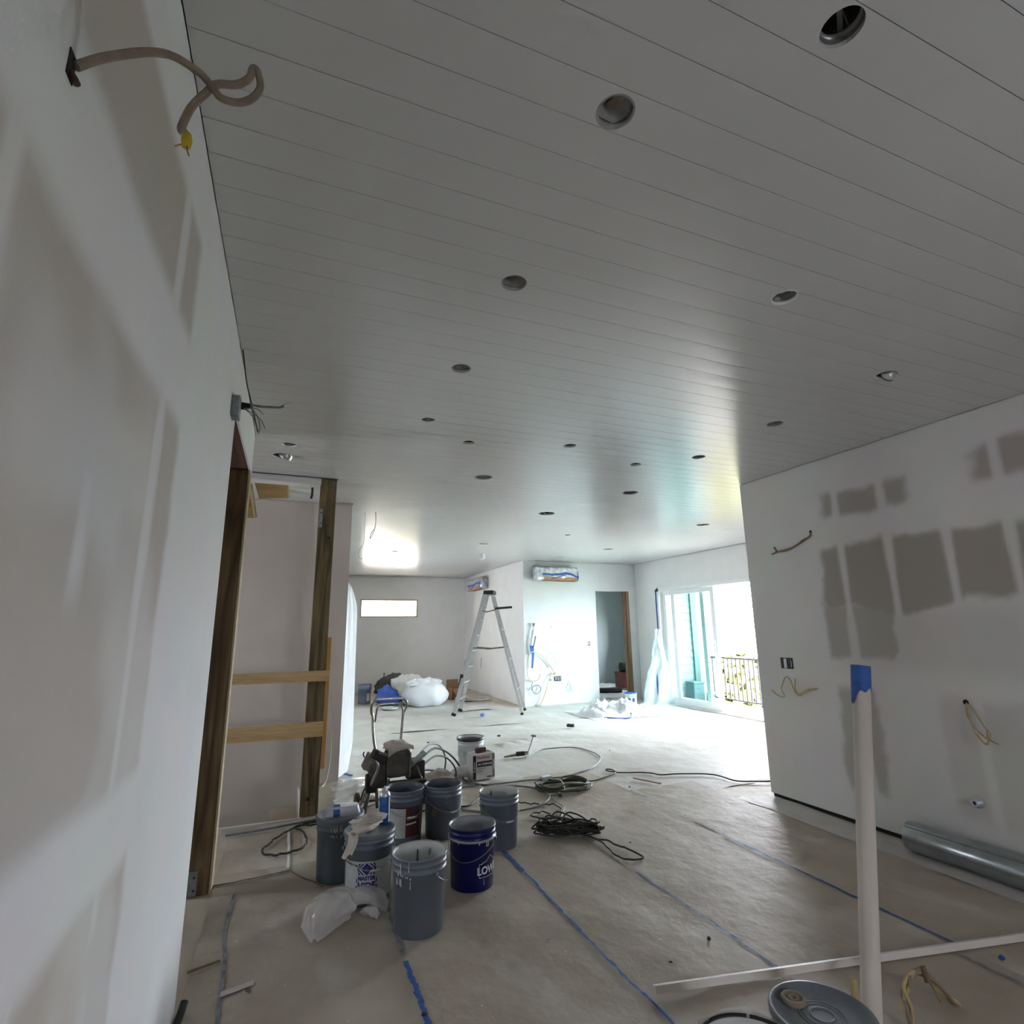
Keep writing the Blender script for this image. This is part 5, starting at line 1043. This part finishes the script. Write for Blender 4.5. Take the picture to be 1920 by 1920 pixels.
wpart('joint', MB().tube([(5.20,10.63,.62),(5.25,10.63,.64)], .022, 8), 'cable_yellow', hs); wpart('floor_flange', MB().lathe([(.10,.014),(.06,.03),(.02,.035)],16,(4.86,10.62,0)), 'cloth_grey', hs)
rl_ = thing('pipe_bundle', (4.74,10.68,1.1), 'grey insulated pipe bundle with hanging blue tape on the white far wall', 'pipes')
for L in ([(4.768,1.625),(4.756,1.505),(4.735,1.403),(4.702,1.217)],[(4.811,1.402),(4.78,1.283),(4.739,1.165)],[(4.745,1.52),(4.72,1.40),(4.70,1.25)]): wpart('pipe', MB().tube(smooth_path(W0(L,-.02),4), .016, 7), 'label_paper' if L[0][0] != 4.811 else 'hose_grey', rl_)
wpart('fitting', MB().tube([(4.768,10.65,1.60),(4.775,10.64,1.67)], [.02,.03], 8), 'sprayer_steel', rl_)
tb = [(4.664,1.218),(4.759,1.207),(4.764,1.013),(4.73,.755),(4.692,.756),(4.711,1.015),(4.672,1.133)]
wpart('blue_tape', MB().add([(x,10.63,z) for x,z in tb]+[(x,10.636,z) for x,z in tb], [tuple(range(7)),tuple(range(7,14))[::-1]]+[(i,(i+1)%7,7+(i+1)%7,7+i) for i in range(7)]), 'blue_tape', rl_)
wire('wall_cable_loop', [W0([(5.04,1.253),(5.093,1.072),(5.21,1.06),(5.344,.963),(5.33,.827),(5.22,.762),(5.087,.868),(5.082,1.021),(5.17,1.036),(5.264,.914),(5.221,.796)],-.02)], .006, 'label_paper', 'pale cable bunch looped right of the tan hose')
wire('wall_cable_loop', [W0([(4.724,.482),(4.694,.385),(4.748,.26),(4.842,.263),(4.9,.342),(4.845,.411),(4.751,.399),(4.702,.319)],-.02)], .009, 'hose_grey', 'grey cable ring below the tan hose loop')
wire('wall_cable_loop', [W0([(5.586,.511),(5.522,.396),(5.48,.33),(5.516,.245),(5.596,.274),(5.583,.443),(5.637,.306),(5.654,.238)],-.02)], .007, 'label_paper', 'small cable loop low on the wall left of the doorway')
so = thing('switch_opening', (6.11,10.695,1.17), 'black switch box beside the bedroom doorway', 'switch'); wpart('box', MB().box(6.086,6.138,10.690,10.6985,1.175,1.268), 'black', so); wpart('device', MB().box(6.089,6.110,10.686,10.691,1.20,1.255), 'can_white', so)
op = thing('outlet_opening', (5.32,10.695,.47), 'black triple outlet box with white wires low on the far wall', 'outlet'); wpart('box', MB().box(5.243,5.406,10.690,10.6985,.472,.572), 'black', op)
for k in range(4): wpart('wire', MB().tube([(5.262+.035*k,10.686,.485),(5.275+.035*k,10.680,.53),(5.258+.04*k,10.686,.56)], .007, 5), 'can_white', op)
single('pipe_stub', MB().tube([(5.145,10.70,.505),(5.145,10.64,.505)], .018, 10), 'hose_grey', 'small round pipe stub left of the triple outlet', 'pipe stub'); single('wall_hook', MB().tube(smooth_path([(5.19,10.70,1.59),(5.20,10.66,1.60),(5.22,10.65,1.57)],3), .008, 6), 'can_white', 'small white hook high on the far white wall', 'hook')
oo = thing('outlet_opening', (2.40,14.99,.36), 'dark outlet box on the far grey wall above the bags', 'outlet'); wpart('box', MB().box(2.37,2.43,14.985,14.998,.36,.47), 'hose_grey', oo); wpart('device', MB().box(2.405,2.425,14.98,14.986,.37,.46), 'can_white', oo)
wire('alcove_wire', [[(4.565,14.8,.70),(4.50,14.6,.75),(4.40,14.4,.60),(4.38,14.35,.42)]], .006, 'wire_grey', 'grey wire loop on the cream wall left of the stepladder')
wire('alcove_wire', [[(4.565,13.45,.85),(4.52,13.35,.80),(4.47,13.2,.62)]], .006, 'wire_grey', 'grey wire on the cream wall behind the stepladder')
wire('alcove_wire', [[(4.565,11.35,.72),(4.50,11.3,.74),(4.46,11.25,.68),(4.50,11.2,.58)]], .006, 'wire_grey', 'grey wire on the cream wall near its corner')
wire('ceiling_cable', [[(.898,6.757,3.003),(.906,6.756,2.924),(.904,6.756,2.84),(.888,6.758,2.755),(.847,6.763,2.66),(.859,6.762,2.733),(.896,6.757,2.787)]], .004, 'cable_tan', 'thin tan cable loop hanging from the far ceiling')
wire('ceiling_cable', [[(.775,6.772,2.99),(.775,6.772,2.626),(.735,6.777,2.542),(.72,6.779,2.48),(.735,6.777,2.42),(.775,6.773,2.41)]], .003, 'wire_white', 'thin white cable loop hanging beside the stair wall corner')
single('ceiling_lamp_stub', MB().tube([(3.40,10.0,2.995),(3.41,10.0,2.93),(3.38,10.0,2.89)], [.05,.06,.03], 10), 'film_white', 'small plastic wrapped stub under the ceiling above the stepladder', 'ceiling light')

# ------------------------------------------------------------------ foreground
pp = thing('white_pipe', (2.085,1.70,0), 'upright white plastic pipe with blue tape on its top', 'pipe'); a_ = Vector((2.085,1.70,.0)); b_ = Vector((2.285,1.685,1.335))
Rp = Vector((0,0,1)).rotation_difference((b_-a_).normalized()).to_matrix(); Lp = (b_-a_).length
wpart('pipe', MB().lathe([(.034,0),(.034,Lp-.02),(.036,Lp-.02),(.036,Lp),(.030,Lp),(.030,Lp-.1),(.030,0)],36,a_,R=Rp), 'pvc', pp)
tc_ = MB(); tc_.grid(30, 6, lambda u, v: tuple(a_ + Rp @ Vector(((.0375)*math.cos(u*2*PI), (.0375)*math.sin(u*2*PI), Lp+.045-v*(.10+.06*max(0,math.sin(u*2*PI-.7))+.01*math.sin(u*31))))), wrap=True)
tc_.disc(.0375, Lp+.045, 30, a_, R=Rp); wpart('blue_tape', tc_, 'blue_tape', pp, 'blue masking tape over the pipe end')
single('yellow_tube', MB().tube([(2.02,1.70,.0),(2.03,1.70,.14),(2.035,1.70,.265)], .012, 10), 'cable_yellow', 'short yellowish tube beside the white pipe', 'tube')
cw = thing('cable_bundle', (2.45,1.75,0), 'bundle of tan cables looping up from the floor at the bottom edge', 'cable')
rr = random.Random(5)
for k in range(6):
    o = [rr.uniform(-.012,.012) for _ in range(4)]
    wpart('strand', MB().tube(smooth_path([(2.345+o[0],1.72+o[1],.0),(2.352+o[1],1.74+o[2],.08),(2.375+o[2],1.75+o[3],.135+o[0]),(2.43+o[3],1.755,.168+o[1]*.6),(2.50+o[0],1.76,.158+o[2]*.6),(2.57+o[1],1.76+o[0],.10+o[3]),(2.66+o[2],1.76+o[1],.02),(2.70+o[3],1.75,-.01)],5), .0075, 7), 'cable_yellow' if k%2 else 'cable_tan', cw)
wpart('tie', MB().tube([(2.49,1.735,.135),(2.495,1.75,.18),(2.50,1.78,.15)], .012, 7), 'cable_brown', cw); wpart('loose_end', MB().tube(smooth_path([(2.50,1.74,.15),(2.51,1.73,.11),(2.525,1.72,.07)],4), .005, 6), 'cable_tan', cw)
cbd = thing('corner_bead', (2.5,2.1,.012), 'long white perforated corner bead lying across the floor in front', 'corner bead'); A_ = Vector((1.567,2.295,.014)); B_ = Vector((3.62,1.885,.014)); dv = (B_-A_).normalized(); sv2 = Vector((-dv.y,dv.x,0))
wpart('top_flange', MB().add([A_+Vector((0,0,.026)),B_+Vector((0,0,.026)),B_+sv2*.032+Vector((0,0,.014)),A_+sv2*.032+Vector((0,0,.014)),A_+Vector((0,0,.0245)),B_+Vector((0,0,.0245)),B_+sv2*.032+Vector((0,0,.0125)),A_+sv2*.032+Vector((0,0,.0125))],[(0,1,2,3),(4,7,6,5),(2,6,7,3),(0,3,7,4),(1,5,6,2)]), 'white_paint', cbd)
wpart('front_flange', MB().add([A_+Vector((0,0,.026)),B_+Vector((0,0,.026)),B_-sv2*.010,A_-sv2*.010,A_+sv2*.002+Vector((0,0,.024)),B_+sv2*.002+Vector((0,0,.024)),B_-sv2*.008,A_-sv2*.008],[(3,2,1,0),(4,5,6,7),(0,4,7,3),(1,2,6,5),(3,7,6,2)]), 'pvc', cbd)
hm = MB(); n = 120
for k in range(n):
    for q in (0,1):
        c = A_ + dv*((B_-A_).length*(k+.5)/n) + sv2*(.011+.012*q) + Vector((0,0,.0268-.0044*(1+q)*.98+.0002)); hm.add([c-dv*.0035-sv2*.002, c+dv*.0035-sv2*.002, c+dv*.0035+sv2*.002+Vector((0,0,-.0015)), c-dv*.0035+sv2*.002+Vector((0,0,-.0015))], [(0,1,2,3)])
o = wpart('perforations', hm, 'hose_grey', cbd); o['kind'] = 'stuff'
single('paint_stick', MB().beam((3.43,5.19,.022),(3.56,4.91,.022),.028,.010), 'stick', 'thin wooden stir stick lying below the extension cord', 'stick')
single('dark_stick', MB().beam((-.33,3.255,.016),(-.20,3.30,.016),.008,.008), 'cable_brown', 'thin dark stick on the floor beside the doorway', 'stick')
single('wall_foot_stub', MB().tube([(-.315,2.90,.0),(-.305,2.93,.03),(-.30,2.96,.05)], .016, 8), 'motor_dark', 'dark stub at the foot of the near left wall', 'stub')
# litter
def bit(x, y, s, mat, label, z=.014): single('floor_litter', blob(x,y,z+s*.3,s,s*.6,s*.45,x*9,.4,10,7,tilt=x*5), mat, label, 'litter', 'litter on the floor')
bit(4.25,8.12,.07,'debris_dark','dark crumpled scrap on the canvas before the plastic pile',.02); bit(2.063,2.526,.016,'debris_dark','small black bit on the paper between two blue tape lines'); bit(1.766,2.447,.008,'debris_dark','tiny black bit above the corner bead end')
bit(3.33,9.75,.06,'tarp_blue','small blue scrap under the stepladder',.03); bit(1.55,3.05,.008,'debris_white','tiny white crumb right of the front bucket'); bit(1.33,2.85,.010,'debris_white','white crumb below the blue bucket'); bit(3.22,4.95,.012,'debris_dark','dark bit beside the stir stick')
bit(2.42,3.75,.008,'debris_dark','dark speck beside the cord heap loop'); bit(2.95,7.9,.03,'debris_dark','dark speck on the far canvas',.02); bit(1.9,7.9,.02,'debris_dark','dark speck behind the white pail',.02); bit(3.9,6.4,.018,'debris_white','white crumb right of the spray hose loop',.02); bit(3.2,1.86,.02,'blue_tape','blue tape crumb beyond the corner bead')
bit(.62,2.55,.012,'debris_dark','dark bit on the tape below the front bucket'); bit(-.06,3.0,.012,'cable_brown','brown bit on the paper by the left wall')
single('torn_paper', MB().grid(8,5,lambda u,v: (-.17+.13*u, 3.0+.035*u+.04*v, .016+.02*max(0,u-.6)*math.sin(v*PI))), 'paper_far', 'torn white paper strip on the floor by the left wall', 'paper')
